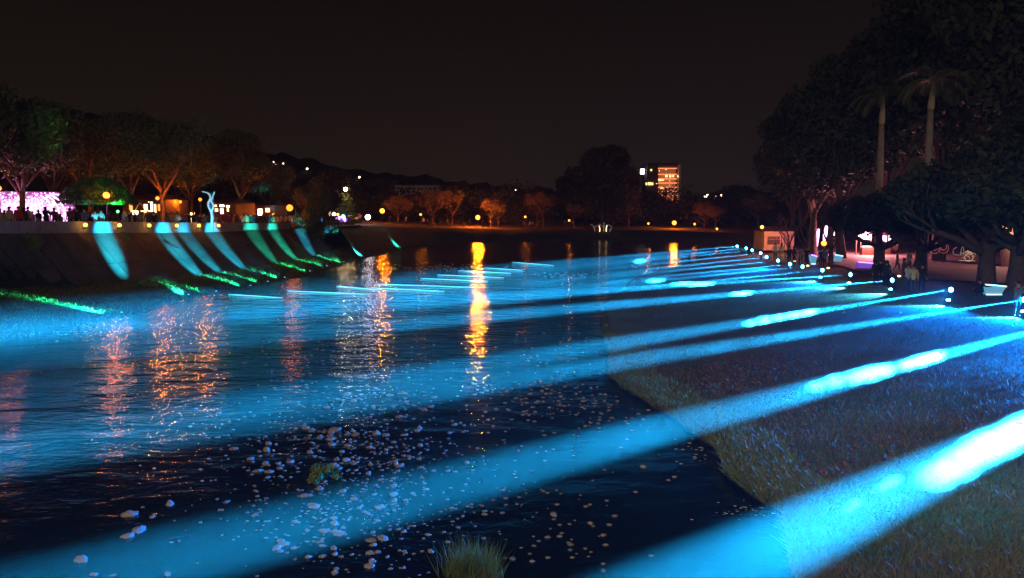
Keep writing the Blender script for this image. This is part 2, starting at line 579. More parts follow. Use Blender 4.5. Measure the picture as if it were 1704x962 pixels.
def floodlight(base, target, power, deg, label, fill_power=0):
    root = empty('floodlight', base, 0, label, 'floodlight', 'floodlights in a row along the right bank')
    link('tripod', ME['stand'], root)
    link('yoke', ME['yoke'], root)
    p = base + Vector((0, 0, .86))
    d = beam_dir(p, target)
    hd = link('lamp_head', ME['head'], root)
    hd.location = (0, 0, .86)
    hd.rotation_euler = d.to_track_quat('Z', 'Y').to_euler()
    link('lens', ME['lens'], hd)
    spot(root, 'beam', Vector((0, 0, .86)) + d * .22, d, power, deg, CYAN, 1.0, .01)
    if fill_power:
        spot(root, 'scatter_fill', Vector((0, 0, .86)) + d * .24, (d + Vector((0, 0, -.38))).normalized(), fill_power, 95, (.0, .20, 1), 1.0, .2)  # wide blue fill added in place of beam light scattered by the mist
    return p, d
PW = 1.2e8
BL = [((1227, 408), 422, (900, 440), .55, 'farthest cyan floodlight, at the distant end of the right bank row'),
      ((1242, 411), 426, (850, 452), .55, 'cyan floodlight next to the farthest one of the row'),
      ((1252, 414), 430, (800, 461), .55, 'cyan floodlight third from the far end of the row'),
      ((1266, 419), 436, (800, 469), .6, 'cyan floodlight to the left of the beige kiosk, in front of its corner'),
      ((1276, 426), 444, (800, 478), .7, 'cyan floodlight in front of the left side of the beige kiosk'),
      ((1295, 432), 451, (700, 491), .8, 'cyan floodlight just below the two people in white shirts'),
      ((1315, 438), 458, (700, 500), .8, 'cyan floodlight in front of the dark clothed group near the kiosk'),
      ((1336, 442), 463, (700, 505), .8, 'cyan floodlight right of the dark clothed group, below the small glowing bench'),
      ((1369, 449), 470, (700, 514), .9, 'cyan floodlight standing just left of the boat shaped glowing bench'),
      ((1416, 457.5), 479, (600, 509), 1.0, 'cyan floodlight just left below the purple lit bench'),
      ((1485, 465), 490, (560, 549), 1.1, 'cyan floodlight between the hooded pair and the light jacket couple'),
      ((1582, 482), 509, (600, 641), 1.0, 'cyan floodlight nearest left of the white rimmed glowing bench'),
      ((1704, 499), 529, (640, 664), 1.0, 'cyan floodlight at the right edge beside the person with raised hands')]
lamps = []
for i, (a, g, t, k, lab) in enumerate(BL):
    lamps.append(floodlight(G(a[0], g, .8), t, PW * k, 1.15 if i < 9 else 1.5, lab, 20000 if i in (11, 12) else 9000 if i in (4, 8) else 0))
lamps.append(floodlight(Vector((24, 30.5, .8)), (450, 888), PW * 1.25, 1.75, 'cyan floodlight out of frame to the right, source of the thick double beam', 36000))
lamps.append(floodlight(Vector((24.5, 25.5, .8)), (1240, 934), PW * 1.25, 2.5, 'cyan floodlight out of frame, source of the nearest and widest beam', 230000))

# low lights that graze the grass under the nearer floodlights
low_mb = MB().box((0, 0, .03), (.22, .16, .06)).lathe([(.05, .05), (.09, .08), (.11, .22), (.10, .25)], 12)
lowlens_mb = MB().ico((0, 0, .27), .12, 2, (1, 1, .6))
ME['low'] = low_mb.mesh('lamp_body', M['dark_metal'])
ME['lowlens'] = lowlens_mb.mesh('lens', M['e_lens'], True)
for px, py, lab in ((1365, 468, 'low cyan ground light left of the boat shaped glowing bench'), (1413, 478, 'low cyan ground light under the floodlight by the purple bench'),
                    (1482, 489, 'low cyan ground light below the floodlight beside the light jacket couple'), (1578, 508, 'low cyan ground light under the floodlight left of the glowing trough bench'),
                    (1702, 528, 'low cyan ground light at the feet of the person with raised hands')):
    p = G(px, py, .78)
    r = empty('ground_light', p, 0, lab, 'ground light', 'low lights grazing the lawn')
    link('lamp_body', ME['low'], r)
    link('lens', ME['lowlens'], r)
    spot(r, 'graze', (-.12, -.08, .42), (-.9, -.42, -.30), 9000, 62, (.06, .62, 1), .8)

# mist: denser puffs inside the beams, thin banks along the water
M['puff'] = puffmat('mist_puff', .040)
M['bank'] = vmat('mist_bank', .0007, (1, 1, 1), .2)
def along(i, px, off=0):                    # point of beam i over pixel column px
    p, d = lamps[i]
    lo, hi = 0.0, 46.0
    def col(t):
        q = p + d * t - CAM
        return PX + F * q.x / q.dot(FW)
    for _ in range(40):
        mid = (lo + hi) / 2
        if col(mid) > px: lo = mid
        else: hi = mid
    return p + d * lo + Vector((0, 0, off))
def puff(i, px, r, off=0, m='puff', stretch=1.6, name='mist_puff'):
    r *= 1.05
    o = MB().ico((0, 0, 0), r, 3, (stretch * 1.35, .8, .8), .35, rnd.random() * 50).build(name, M[m], None, True, 'stuff')
    o.location = along(i, px, off)
    o.rotation_euler = (0, 0, HEAD)
    o['label'] = 'dense puff of white mist glowing inside a beam'
for px, r, off in ((1338, .34, .02), (1318, .26, .0), (1352, .2, .05), (1295, .24, 0), (1272, .28, -.03), (1248, .2, -.05)): puff(11, px, r, off)
for px, r, off in ((1555, .30, .03), (1535, .34, 0), (1510, .24, -.02), (1472, .28, .0), (1448, .36, .02), (1422, .28, .05), (1388, .26, .08), (1362, .2, .05)): puff(13, px, r, off)
for px, r, off in ((1704, .48, .03), (1668, .44, -.02), (1634, .42, .02), (1598, .40, -.06), (1568, .34, -.12), (1484, .13, .16), (1470, .10, .14), (1421, .10, .10), (1412, .08, .04)): puff(14, px, r, off)
for i, px, r in ((10, 1235, .3), (9, 1165, .4), (8, 1135, .35), (2, 1065, .35), (7, 1092, .3)): puff(i, px, r, 0, 'puff', 2.2)
def bank(c, sc, m='bank', lab='low bank of mist drifting off the lawn'):
    o = MB().ico((0, 0, 0), 1, 4, sc, .25, rnd.random() * 50).build('mist_bank', M[m], None, True, 'stuff')
    o.location = c
    o['label'] = lab
M['drift'] = driftmat('drifting_mist', .00072, .33)
o = MB().box((2, 48, 1.35), (52, 84, 2.6)).build('drifting_mist', M['drift'], None, False, 'stuff')
o['label'] = 'uneven mist drifting low over the river and lawn'
bank((-23, 36, .6), (9, 12, 1.9), 'bank', 'low bank of mist lying against the left bank')

# lights at the foot of the left bank: streaks up the slope and along the ledge
ME['shore'] = MB().box((0, 0, .05), (.24, .2, .1)).lathe([(.06, .08), (.10, .12), (.12, .24), (.10, .26)], 12).mesh('lamp_body', M['dark_metal'])
ME['shorelens'] = MB().ico((0, 0, .25), .06, 2).mesh('lens', M['e_lens_dim'], True)
shore = [((203, 528), None, (95, 503), 1.1, 'nearest, at the left waterline'),
         ((314, 497), (256, 466), (176, 400), 1.3, 'brightest, with a reflection below it, first slope streak'),
         ((417, 481), (340, 459), (290, 410), 1.2, 'on the orange lit point, brightest wide streak'),
         ((446, 474), (366, 455), (325, 410), .6, 'lighting the thin streak left of the twisted sculpture'),
         ((474, 467), (410, 448), (368, 404), .9, 'lighting the streak below the twisted sculpture'),
         ((516, 456), (466, 438), (430, 396), .5, 'lighting the first blue green streak'),
         ((544, 447), (503, 431), (462, 396), .55, 'lighting the greenest streak'),
         ((572, 440), (535, 422), (500, 390), .6, 'lighting the streak just before the bushy tree'),
         ((603, 430), (573, 411), (540, 385), 1.15, 'lighting the streak just beyond the bushy tree'),
         ((666, 414), (634, 398), (610, 382), .5, 'last one toward the far bank'),
         ((360, 491), None, (296, 474), .35, 'dim one in the grass right of the brightest')]
for (a, foot, b_px, k, lab) in shore:
    p = G(a[0], a[1], .06)
    r = empty('shore_light', p, 0, 'cyan green floodlight on the left ledge, ' + lab, 'floodlight', 'lights on the ledge below the left slope')
    link('lamp_body', ME['shore'], r)
    link('lens', ME['shorelens'], r)
    o_ = Vector((-.1, .05, .40))
    if foot:
        t = at(b_px[0], b_px[1], lerp(b_px[0], BX, BYd) * .5 + G(foot[0], foot[1], .5).y * .5)
        spot(r, 'streak', o_, t - p - o_ - Vector((0, 0, .035 * (t - p).length)), 130000 * k * (p.length / 55), 20, (.012, .56, .95) if k > .58 else (.01, .78, .55), 1.0, .04, (.46, 1, 1))
        g_ = G(foot[0], foot[1], .35)
    else:
        g_ = G(b_px[0], b_px[1], .4)
    dd = g_ - p
    dd.z = -.075 * dd.length
    spot(r, 'graze', o_, dd, (230000 if k == 1.1 else 90000 if k == 1.3 else 30000) * k, 12, (.012, .85, .60), 1.0, .04)

# thin glowing tubes added in place of beam light grazing the water
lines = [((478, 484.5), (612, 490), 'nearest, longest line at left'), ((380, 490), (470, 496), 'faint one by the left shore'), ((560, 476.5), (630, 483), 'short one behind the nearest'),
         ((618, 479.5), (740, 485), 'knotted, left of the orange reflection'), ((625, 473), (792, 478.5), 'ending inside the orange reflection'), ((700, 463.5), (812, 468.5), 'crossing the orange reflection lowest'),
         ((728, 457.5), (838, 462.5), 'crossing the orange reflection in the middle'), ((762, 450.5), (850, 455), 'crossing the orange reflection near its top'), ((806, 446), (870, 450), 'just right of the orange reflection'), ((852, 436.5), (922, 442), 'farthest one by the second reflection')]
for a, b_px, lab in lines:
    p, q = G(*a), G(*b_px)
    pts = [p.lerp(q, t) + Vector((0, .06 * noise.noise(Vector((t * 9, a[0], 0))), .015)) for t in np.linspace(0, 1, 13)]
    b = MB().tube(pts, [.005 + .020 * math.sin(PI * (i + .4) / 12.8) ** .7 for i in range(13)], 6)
    o = b.build('glow_line', M['e_line'], None, True)
    tag(o, 'cyan glow tube imitating beam light on water, ' + lab, 'light line', 'glow tubes imitating light on the water')

# ------------------------------------------------------------------ parapet with wall lamps
pw = empty('parapet_wall', tp(100), 0, 'low concrete parapet of upright panels above the left slope', 'wall')
O0 = tp(100)
edges = list(range(-110, 396, 17)) + [402]
def panel(x0, x1, thick=.16, gap=.012, pr=0):
    a, b_ = tp(x0), tp(x1)
    at_, bt = tp(x0, 1), tp(x1, 1)
    u = (b_ - a)
    u.z = 0
    u.normalize()
    n = Vector((u.y, -u.x, 0))               # toward the river
    a, b_, at_, bt = a + u * gap + n * pr, b_ - u * gap + n * pr, at_ + u * gap + n * pr, bt - u * gap + n * pr
    m = MB()
    vs = [a - O0, b_ - O0, bt - O0, at_ - O0]
    vs += [v - n * thick for v in vs]
    m.add(vs, [(0, 1, 2, 3), (5, 4, 7, 6), (4, 0, 3, 7), (1, 5, 6, 2), (3, 2, 6, 7), (4, 5, 1, 0)])
    return m
for i in range(len(edges) - 1):
    panel(edges[i], edges[i + 1], pr=rnd.uniform(0, .03)).build('wall_panel', M['panel'], pw)
for x0, x1 in ((404, 420), (420, 437), (437, 454), (454, 470), (470, 484)): panel(x0, x1).build('wall_panel', M['panel'], pw)
cap = MB()
lg = MB()
for i in range(len(edges) - 1):
    a, b_ = tp(edges[i], 1) - O0, tp(edges[i + 1], 1) - O0
    cap.add([a + Vector((.06, 0, 0)), b_ + Vector((.06, 0, 0)), b_ + Vector((.06, 0, .06)), a + Vector((.06, 0, .06)), a + Vector((-.3, 0, 0)), b_ + Vector((-.3, 0, 0)), b_ + Vector((-.3, 0, .06)), a + Vector((-.3, 0, .06))],
            [(0, 1, 2, 3), (5, 4, 7, 6), (3, 2, 6, 7), (0, 4, 5, 1)])
    a, b_ = tp(edges[i]) - O0, tp(edges[i + 1]) - O0
    lg.add([a + Vector((.16, 0, -.02)), b_ + Vector((.16, 0, -.02)), b_ + Vector((.16, 0, .08)), a + Vector((.16, 0, .08)), a + Vector((0.04, 0, .08)), b_ + Vector((0.04, 0, .08))], [(0, 1, 2, 3), (3, 2, 5, 4)])
cap.build('coping', M['panel'], pw)
lg.build('ledge', M['panel'], pw)
ME['bracket'] = MB().tube([(-.25, 0, -.1), (0, 0, -.12), (0, 0, .0)], .03, 6).lathe([(.05, -.02), (.07, .02)], 8).mesh('bracket', M['dark_metal'])
ME['wglobe'] = MB().ico((0, 0, .14), .15, 2).mesh('globe', M['e_amber'], True)
for px, lab in ((136, 'below the person in the blue jacket'), (193, 'under the right half of the dome shaped tree'), (243, 'below the bright white gate'), (289, 'halfway between gate and sculpture'), (326, 'just left of the twisted sculpture'), (359, 'at the foot of the twisted sculpture')):
    p = (tp(px) * .5 + tp(px, 1) * .5) + Vector((.34, -.1, .05))
    r = empty('wall_lamp', p, 0, 'small glowing globe lamp on the parapet, ' + lab, 'wall lamp', 'globe lamps along the parapet')
    link('bracket', ME['bracket'], r)
    link('globe', ME['wglobe'], r)
    glow(r, .14, 130, .16, AMBER)

# ------------------------------------------------------------------ globe street lamps
ME['post'] = MB().lathe([(.11, 0), (.11, .08), (.06, .14), (.045, 1.2), (.04, 3.0), (.07, 3.04), (.09, 3.10), (.05, 3.12)], 10).mesh('post', M['dark_metal'])
ME['g_o'] = MB().ico((0, 0, 3.34), .25, 2).mesh('globe', M['e_orange'], True)
ME['g_near'] = MB().ico((0, 0, 3.34), .18, 2).mesh('globe', M['e_orange_near'], True)
ME['g_soft'] = MB().ico((0, 0, 3.34), .42, 2).mesh('globe', M['e_orange_soft'], True)
ME['g_of'] = MB().ico((0, 0, 3.34), .48, 2).mesh('globe', M['e_orange_far'], True)
ME['g_of_small'] = MB().ico((0, 0, 3.34), .24, 2).mesh('globe', M['e_orange'], True)
ME['g_w'] = MB().ico((0, 0, 3.30), .42, 2).mesh('globe', M['e_white'], True)
ME['g_a'] = MB().ico((0, 0, 3.34), .2, 2).mesh('globe', M['e_amber'], True)
GLOW = dict(g_o=(1500, .26), g_near=(2800, .20), g_soft=(1300, .44), g_of=(40000, .50), g_of_small=(700, .26), g_w=(400, .44), g_a=(120, .21))
def street_lamp(px, py, Y, kind, lab, sc=1.0, k=1.0):
    p = at(px, py, Y)
    r = empty('street_lamp', p - Vector((0, 0, 3.34 * sc)), 0, lab, 'street lamp', 'globe street lamps')
    post = link('post', ME['post'], r)
    post.scale = (1, 1, sc)
    g = link('globe', ME[kind], r)
    g.location.z = 3.34 * (sc - 1)
    e, rad = GLOW[kind]
    if e: glow(r, 3.34 * sc, e * k, rad + .01, (1, .85, .95) if kind == 'g_w' else AMBER if kind == 'g_a' else ORANGE)
street_lamp(-2, 313, 58, 'g_near', 'orange globe lamp at the left edge above the pink lights', 1.2, .12)
street_lamp(177, 325, 61, 'g_o', 'small pale lamp in front of the dome shaped tree', .75)
street_lamp(333, 332, 82, 'g_near', 'small warm lamp just left of the twisted sculpture', .8, .8)
street_lamp(482, 346, 96, 'g_soft', 'orange globe lamp beside the bushy bank tree', 1.0)
street_lamp(612, 361, 128, 'g_w', 'white violet globe lamp right of the lit conifer', .6)
street_lamp(636, 351, 150, 'g_of', 'orange globe lamp behind the white violet lamp', 1.3, .45)
street_lamp(795, 362, 158, 'g_of', 'bright orange globe lamp with the longest reflection', 1.0, 1.5)
street_lamp(874, 361, 165, 'g_of_small', 'pale amber lamp beside bare branched trees, right of the brightest one', 1.0, .35)
street_lamp(947, 367, 170, 'g_of_small', 'small orange lamp between bare trees left of the white lit shrubs', .9)
street_lamp(1079, 372, 175, 'g_of_small', 'tiny lamp below the hilltop house lights', .7)
street_lamp(1122, 371, 168, 'g_of', 'orange globe lamp directly below the lit tower', .9, .5)
street_lamp(1156, 373, 172, 'g_of_small', 'small orange lamp left of the red lit shrubs', .8)
street_lamp(1193, 381, 160, 'g_of_small', 'small low lamp among the red lit shrubs', .5)
street_lamp(700, 357, 160, 'g_of_small', 'faint small orange lamp between two reddish trees', .9)
street_lamp(562, 357, 116, 'g_a', 'small amber lamp between bushy tree and conifer', .8)
street_lamp(62, 338, 70, 'g_near', 'low warm lamp half hidden behind the forked avenue tree', .75, 1.0)
street_lamp(113, 336, 80, 'g_near', 'low warm lamp behind the left end of the dome shaped tree', .8, 1.1)
street_lamp(262, 330, 74, 'g_near', 'warm lamp under the thick red lit tree by the orange windows', .8, .8)
street_lamp(300, 336, 88, 'g_near', 'warm lamp behind the trunks between gate and sculpture', .8, 1.0)
street_lamp(455, 357, 100, 'g_near', 'low warm lamp over the pale clothed people', .6, .8)

# the bridge the picture is taken from (behind and below the camera) with its two street lamps
br = MB().box((0, -10.4, 3.9), (118, 20, .6))
br.box((0, -.75, 4.5), (118, .3, .6))
br.build('bridge', M['concrete'], None, False, 'structure')
for x in (-10, 14):
    r = empty('bridge_lamp', (x, -15, 4.2), 0, 'tall warm street lamp on the bridge, ' + ('left' if x < 0 else 'right') + ' of the viewpoint', 'street lamp', 'street lamps on the bridge')
    MB().lathe([(.16, 0), (.16, .3), (.09, .5), (.07, 9.4)], 10).tube([(0, 0, 9.3), (0, .6, 9.8), (0, 1.6, 9.95)], .05, 8).build('post', M['dark_metal'], r)
    MB().box((0, 1.9, 9.95), (.3, .8, .12)).build('lamp_head', M['dark_metal'], r)
    MB().box((0, 1.9, 9.87), (.24, .6, .03)).build('diffuser', emat('diffuser', (1, .75, .5), 20), r)
    spot(r, 'street_light', (0, 1.9, 9.7), (.22, 1, -.52) if x < 0 else (.32, 1, -.10), 14000 if x < 0 else 14000, 120 if x < 0 else 100, (1, .70, .44), .6, .15)

# ------------------------------------------------------------------ trees
rng = np.random.default_rng(5)
def leaf_cloud(name, lobes, n, size, m, shell=.5, droop=0.0):
    L = np.array([[*l[0], *(l[1] if isinstance(l[1], (tuple, list)) else (l[1],) * 3)] for l in lobes], float)
    w = (L[:, 3] * L[:, 4] * L[:, 5]) ** (2 / 3)
    idx = rng.choice(len(L), n, p=w / w.sum())
    d = rng.normal(size=(n, 3))
    d /= np.linalg.norm(d, axis=1)[:, None]
    # clumping: pull the directions toward a few twig directions of the lobe
    tw = rng.normal(size=(len(L), 26, 3))
    tw /= np.linalg.norm(tw, axis=2)[:, :, None]
    pick = tw[idx, rng.integers(0, 26, n)]
    d = d * .42 + pick * .75
    d /= np.linalg.norm(d, axis=1)[:, None]
    r = shell + (1.04 - shell) * rng.random(n) ** .6 + rng.normal(size=n) * .05
    P = L[idx, :3] + d * L[idx, 3:6] * r[:, None]
    nrm = d + rng.normal(size=(n, 3)) * .7
    nrm[:, 2] += droop
    nrm /= np.linalg.norm(nrm, axis=1)[:, None]
    a = np.cross(nrm, rng.normal(size=(n, 3)))
    a /= np.linalg.norm(a, axis=1)[:, None]
    b = np.cross(nrm, a)
    s = size * (.6 + .8 * rng.random(n))[:, None]
    V = np.stack([P - a * s, P - b * s * .5, P + a * s, P + b * s * .5], 1).reshape(-1, 3)
    return npmesh(name, V, 4, m)
def limbs(mb, base, h, r, n_limb, spread, rise, R, depth=2, fork=.45):
    top = Vector(base) + Vector((R.uniform(-.2, .2), R.uniform(-.2, .2), h * fork))
    mid = Vector(base).lerp(top, .5) + Vector((R.uniform(-.1, .1) * h * .3, R.uniform(-.1, .1) * h * .3, 0))
    mb.tube([Vector(base) - Vector((0, 0, .3)), Vector(base) + Vector((0, 0, .15)), mid, top], [r * 1.7, r * 1.15, r * .9, r * .75], 9)
    def br(p, d, ln, rr, k):
        q1 = p + d * ln * .5 + Vector((R.uniform(-.1, .1), R.uniform(-.1, .1), R.uniform(0, .15))) * ln
        q2 = q1 + (d + Vector((R.uniform(-.3, .3), R.uniform(-.3, .3), R.uniform(.0, .4)))).normalized() * ln * .5
        mb.tube([p, q1, q2], [rr, rr * .72, rr * .42], 6 if k else 5)
        if k:
            for _ in range(3):
                dd = ((q2 - p).normalized() + Vector((R.uniform(-.7, .7), R.uniform(-.7, .7), R.uniform(-.2, .6)))).normalized()
                br(q1.lerp(q2, R.uniform(.2, 1)), dd, ln * .62, rr * .45, k - 1)
    for i in range(n_limb):
        a = 2 * PI * (i + R.uniform(-.25, .25)) / n_limb
        d = Vector((math.cos(a) * spread, math.sin(a) * spread, rise)).normalized()
        br(top - Vector((0, 0, R.uniform(0, .15) * h)), d, h * R.uniform(.38, .52), r * .55, depth)
def lobes_round(R, cz, rx, rz, n, lo=.32, hi=.5):
    out = [((0, 0, cz), (rx * .55, rx * .55, rz * .6))]
    for i in range(n):
        a = R.uniform(0, 2 * PI)
        u = R.uniform(-.75, 1)
        rr = rx * .72 * math.sqrt(max(.05, 1 - u * u)) * R.uniform(.75, 1.1)
        k = rx * R.uniform(lo, hi)
        out.append(((rr * math.cos(a), rr * math.sin(a), cz + rz * .72 * u), (k, k, k * .75)))
    return out
PROTO = {}
def proto(key, h, r, nl, spread, rise, lobes, n, size, m, seed, depth=2, fork=.45, bark='bark'):
    R = random.Random(seed)
    tm = MB()
    limbs(tm, (0, 0, 0), h, r, nl, spread, rise, R, depth, fork)
    PROTO[key] = (tm.mesh('trunk', M[bark], True), leaf_cloud('crown', lobes(R) if callable(lobes) else lobes, n, size, M[m]))
proto('spread_a', 9.5, .30, 5, .8, .9, lambda R: lobes_round(R, 8.6, 5.2, 3.6, 17), 9000, .20, 'leaf', 1)
proto('spread_b', 10.5, .26, 4, .7, 1.0, lambda R: lobes_round(R, 9.2, 4.6, 4.0, 15), 8000, .20, 'leaf', 2)
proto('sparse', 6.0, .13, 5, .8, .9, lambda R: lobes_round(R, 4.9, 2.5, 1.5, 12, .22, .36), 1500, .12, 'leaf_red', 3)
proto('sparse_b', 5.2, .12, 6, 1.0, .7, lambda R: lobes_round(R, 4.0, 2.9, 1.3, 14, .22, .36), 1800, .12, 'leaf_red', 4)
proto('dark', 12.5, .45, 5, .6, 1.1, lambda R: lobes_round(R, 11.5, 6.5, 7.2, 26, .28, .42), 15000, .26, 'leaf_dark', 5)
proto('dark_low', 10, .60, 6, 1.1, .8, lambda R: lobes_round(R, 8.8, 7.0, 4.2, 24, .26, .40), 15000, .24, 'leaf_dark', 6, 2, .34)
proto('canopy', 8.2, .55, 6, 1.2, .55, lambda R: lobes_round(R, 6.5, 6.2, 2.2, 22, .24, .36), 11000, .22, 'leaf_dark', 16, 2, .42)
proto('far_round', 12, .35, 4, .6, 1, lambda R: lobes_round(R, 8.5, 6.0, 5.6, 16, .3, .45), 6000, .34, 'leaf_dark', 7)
proto('conifer', 6.2, .16, 3, .5, .8, [((.25 * math.sin(i * 2.1), .25 * math.cos(i * 2.1), 1.3 + i * 1.0), (2.7 - i * .38, 2.7 - i * .38, .62)) for i in range(7)], 5200, .16, 'leaf', 8, 1, .7)
proto('bush', 3.0, .10, 6, .9, .8, lambda R: lobes_round(R, 1.7, 1.9, 1.5, 12, .25, .42), 4000, .10, 'leaf', 9)
def tree(key, loc, s, label, name='tree', group=None, rz=None, sz=None, lean=None):
    r = empty(name, loc, rnd.uniform(0, 6.28) if rz is None else rz, label, 'tree' if 'bush' not in name else 'bush', group)
    r.scale = (s, s, sz or s)
    if lean: r.rotation_euler = (lean[0], lean[1], r.rotation_euler.z)
    t, c = PROTO[key]
    link('trunk', t, r)
    link('crown', c, r)
    return r
def gz(px, Y):                              # promenade level at the left for a point behind the parapet
    return lerp(Y, [30, 48, 66, 86, 117, 150], [4.4, 4.3, 3.95, 3.7, 3.4, 2.6])
def left_tree(px, Y, key, s, lab, group='trees along the left promenade', sz=None):
    p = at(px, 350, Y)
    p.z = gz(px, Y)
    tree(key, p, s, lab, 'avenue_tree', group, None, sz)
left_tree(38, 60, 'spread_a', .84, 'forked avenue tree with orange lit limbs in front of the pink light tunnel')
left_tree(86, 66, 'spread_b', .84, 'slim avenue tree with a bowed trunk at the right end of the pink light tunnel')
left_tree(-40, 56, 'spread_b', .88, 'avenue tree cut by the left edge of the picture')
left_tree(150, 74, 'spread_a', .92, 'tall avenue tree rising behind the dome shaped tree')
left_tree(222, 78, 'spread_b', .90, 'tall avenue tree above the bright white gate')
left_tree(272, 76, 'spread_a', .95, 'avenue tree with a thick red lit trunk right of the white gate')
left_tree(318, 92, 'spread_a', .92, 'avenue tree behind the twisted sculpture')
left_tree(398, 100, 'spread_b', .95, 'dark avenue tree right of the twisted sculpture, faintly green')
left_tree(446, 112, 'spread_a', .8, 'low dark avenue tree left of the orange globe lamp')
left_tree(100, 96, 'spread_a', 1.12, 'big dark tree filling the skyline left of the dome shaped tree', 'dark trees behind the promenade')
left_tree(10, 92, 'spread_b', 1.08, 'big dark tree on the skyline above the pink lights', 'dark trees behind the promenade')
left_tree(205, 104, 'spread_a', 1.12, 'big dark tree on the skyline above the white gate', 'dark trees behind the promenade')
left_tree(300, 122, 'spread_b', 1.05, 'dark skyline tree where the wooded hill begins', 'dark trees behind the promenade')
left_tree(372, 132, 'far_round', 1.0, 'dark round tree below the hill right of the sculpture', 'dark trees behind the promenade')
left_tree(430, 140, 'far_round', .9, 'dark round tree below the hill behind the orange globe lamp', 'dark trees behind the promenade')

# clipped dome tree with a green light inside
p = at(163, 350, 64)
p.z = gz(0, 64)
r = empty('dome_tree', p, 0, 'wide clipped dome shaped tree lit green from below', 'tree')
tb = MB()
tb.tube([(0, 0, -.3), (.05, 0, 1.2), (0, 0, 2.6)], [.22, .16, .14], 8)
for k in range(7):
    a = k * .9
    tb.tube([(0, 0, 2.1), (1.3 * math.cos(a), 1.3 * math.sin(a), 2.55), (2.5 * math.cos(a), 2.5 * math.sin(a), 2.65)], [.07, .05, .02], 5)
tb.build('trunk', M['bark'], r, True)
n = 16000
a = rng.random(n) * 2 * PI
u = np.sqrt(rng.random(n))
top = rng.random(n) < .72
rad = 3.1 * u
zt = 2.45 + 2.05 * (1 - u ** 2.1)
P = np.stack([rad * np.cos(a), rad * np.sin(a), np.where(top, zt, 2.35 + .18 * rng.random(n)) + rng.normal(size=n) * .05], 1)
nv = rng.normal(size=(n, 3))
nv /= np.linalg.norm(nv, axis=1)[:, None]
a1 = np.cross(nv, rng.normal(size=(n, 3)))
a1 /= np.linalg.norm(a1, axis=1)[:, None]
b1 = np.cross(nv, a1)
link('crown', npmesh('crown', np.stack([P - a1 * .09, P - b1 * .05, P + a1 * .09, P + b1 * .05], 1).reshape(-1, 3), 4, M['leaf_dome']), r)
r = empty('uplight', at(196, 352, 62), 0, 'small green uplight under the right side of the dome shaped tree', 'uplight')
MB().ico((0, 0, 0), .10, 2).build('bulb', M['e_bulb_green'], r, True)
MB().tube([(0, 0, -.1), (0, 0, -1.4)], .03, 6).build('stake', M['dark_metal'], r)
spot(r, 'green_light', (0, 0, .15), (-.25, .15, .6), 2600, 120, (.03, 1, .12), .8)

# bushy tree on the bank edge and the lit conifer
p = at(520, 378, 99)
R = random.Random(12)
tb = MB()
limbs(tb, (0, 0, 0), 6, .2, 6, .8, .9, R, 2, .3)
for k in range(16):
    a = rnd.uniform(0, 6.28)
    q = Vector((2.0 * math.cos(a), 2.0 * math.sin(a), rnd.uniform(.8, 3)))
    tb.tube([q, q + Vector((rnd.uniform(-.3, .3), rnd.uniform(-.3, .3), -.8)), q + Vector((rnd.uniform(-.6, .6), rnd.uniform(-.6, .6), -2.2))], [.03, .025, .015], 4)
r = empty('bank_tree', p, 0, 'bushy green tree overhanging the left bank, lit blue green from below', 'tree')
tb.build('trunk', M['bark'], r, True)
link('crown', leaf_cloud('crown', [((R.uniform(-2.4, 2.4), R.uniform(-1.8, 1.8), R.uniform(.2, 5.6)), R.uniform(.7, 1.35)) for _ in range(22)] + [((.6, 0, -1.2), 1.1), ((-.4, -.3, -.9), 1.0)], 9000, .13, M['leaf']), r)
p = at(578, 378, 122)
tree('conifer', p, .82, 'small tiered conifer lit warm white from its top lamp', 'conifer')
r = empty('tree_lamp', at(575, 315, 119.6), 0, 'white globe lamp at the top of the lit conifer', 'lamp')
MB().ico((0, 0, 0), .30, 2, (1, 1, 1)).build('globe', emat('globe_cream', (1, .75, .4), 30), r, True)
MB().tube([(0, 0, 0), (0, 0, -5.8)], .05, 6).build('post', M['dark_metal'], r)
glow(r, 0, 2600, .32, (1, .62, .25))

# park trees on the far bank
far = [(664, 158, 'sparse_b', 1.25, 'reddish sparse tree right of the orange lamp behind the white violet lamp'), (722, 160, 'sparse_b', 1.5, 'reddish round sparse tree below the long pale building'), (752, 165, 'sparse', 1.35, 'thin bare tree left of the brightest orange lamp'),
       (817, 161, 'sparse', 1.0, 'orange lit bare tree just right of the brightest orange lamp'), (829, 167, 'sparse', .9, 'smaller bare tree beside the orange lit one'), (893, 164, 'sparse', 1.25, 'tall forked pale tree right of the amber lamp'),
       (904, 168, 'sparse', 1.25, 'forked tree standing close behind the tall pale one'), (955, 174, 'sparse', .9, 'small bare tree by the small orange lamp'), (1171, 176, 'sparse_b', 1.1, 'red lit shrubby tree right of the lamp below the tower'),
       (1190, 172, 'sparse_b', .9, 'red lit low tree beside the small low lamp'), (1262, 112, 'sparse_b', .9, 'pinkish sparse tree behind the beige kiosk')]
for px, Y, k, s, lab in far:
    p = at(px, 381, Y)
    tree(k, p, s, lab, 'park_tree', 'park trees on the far bank')
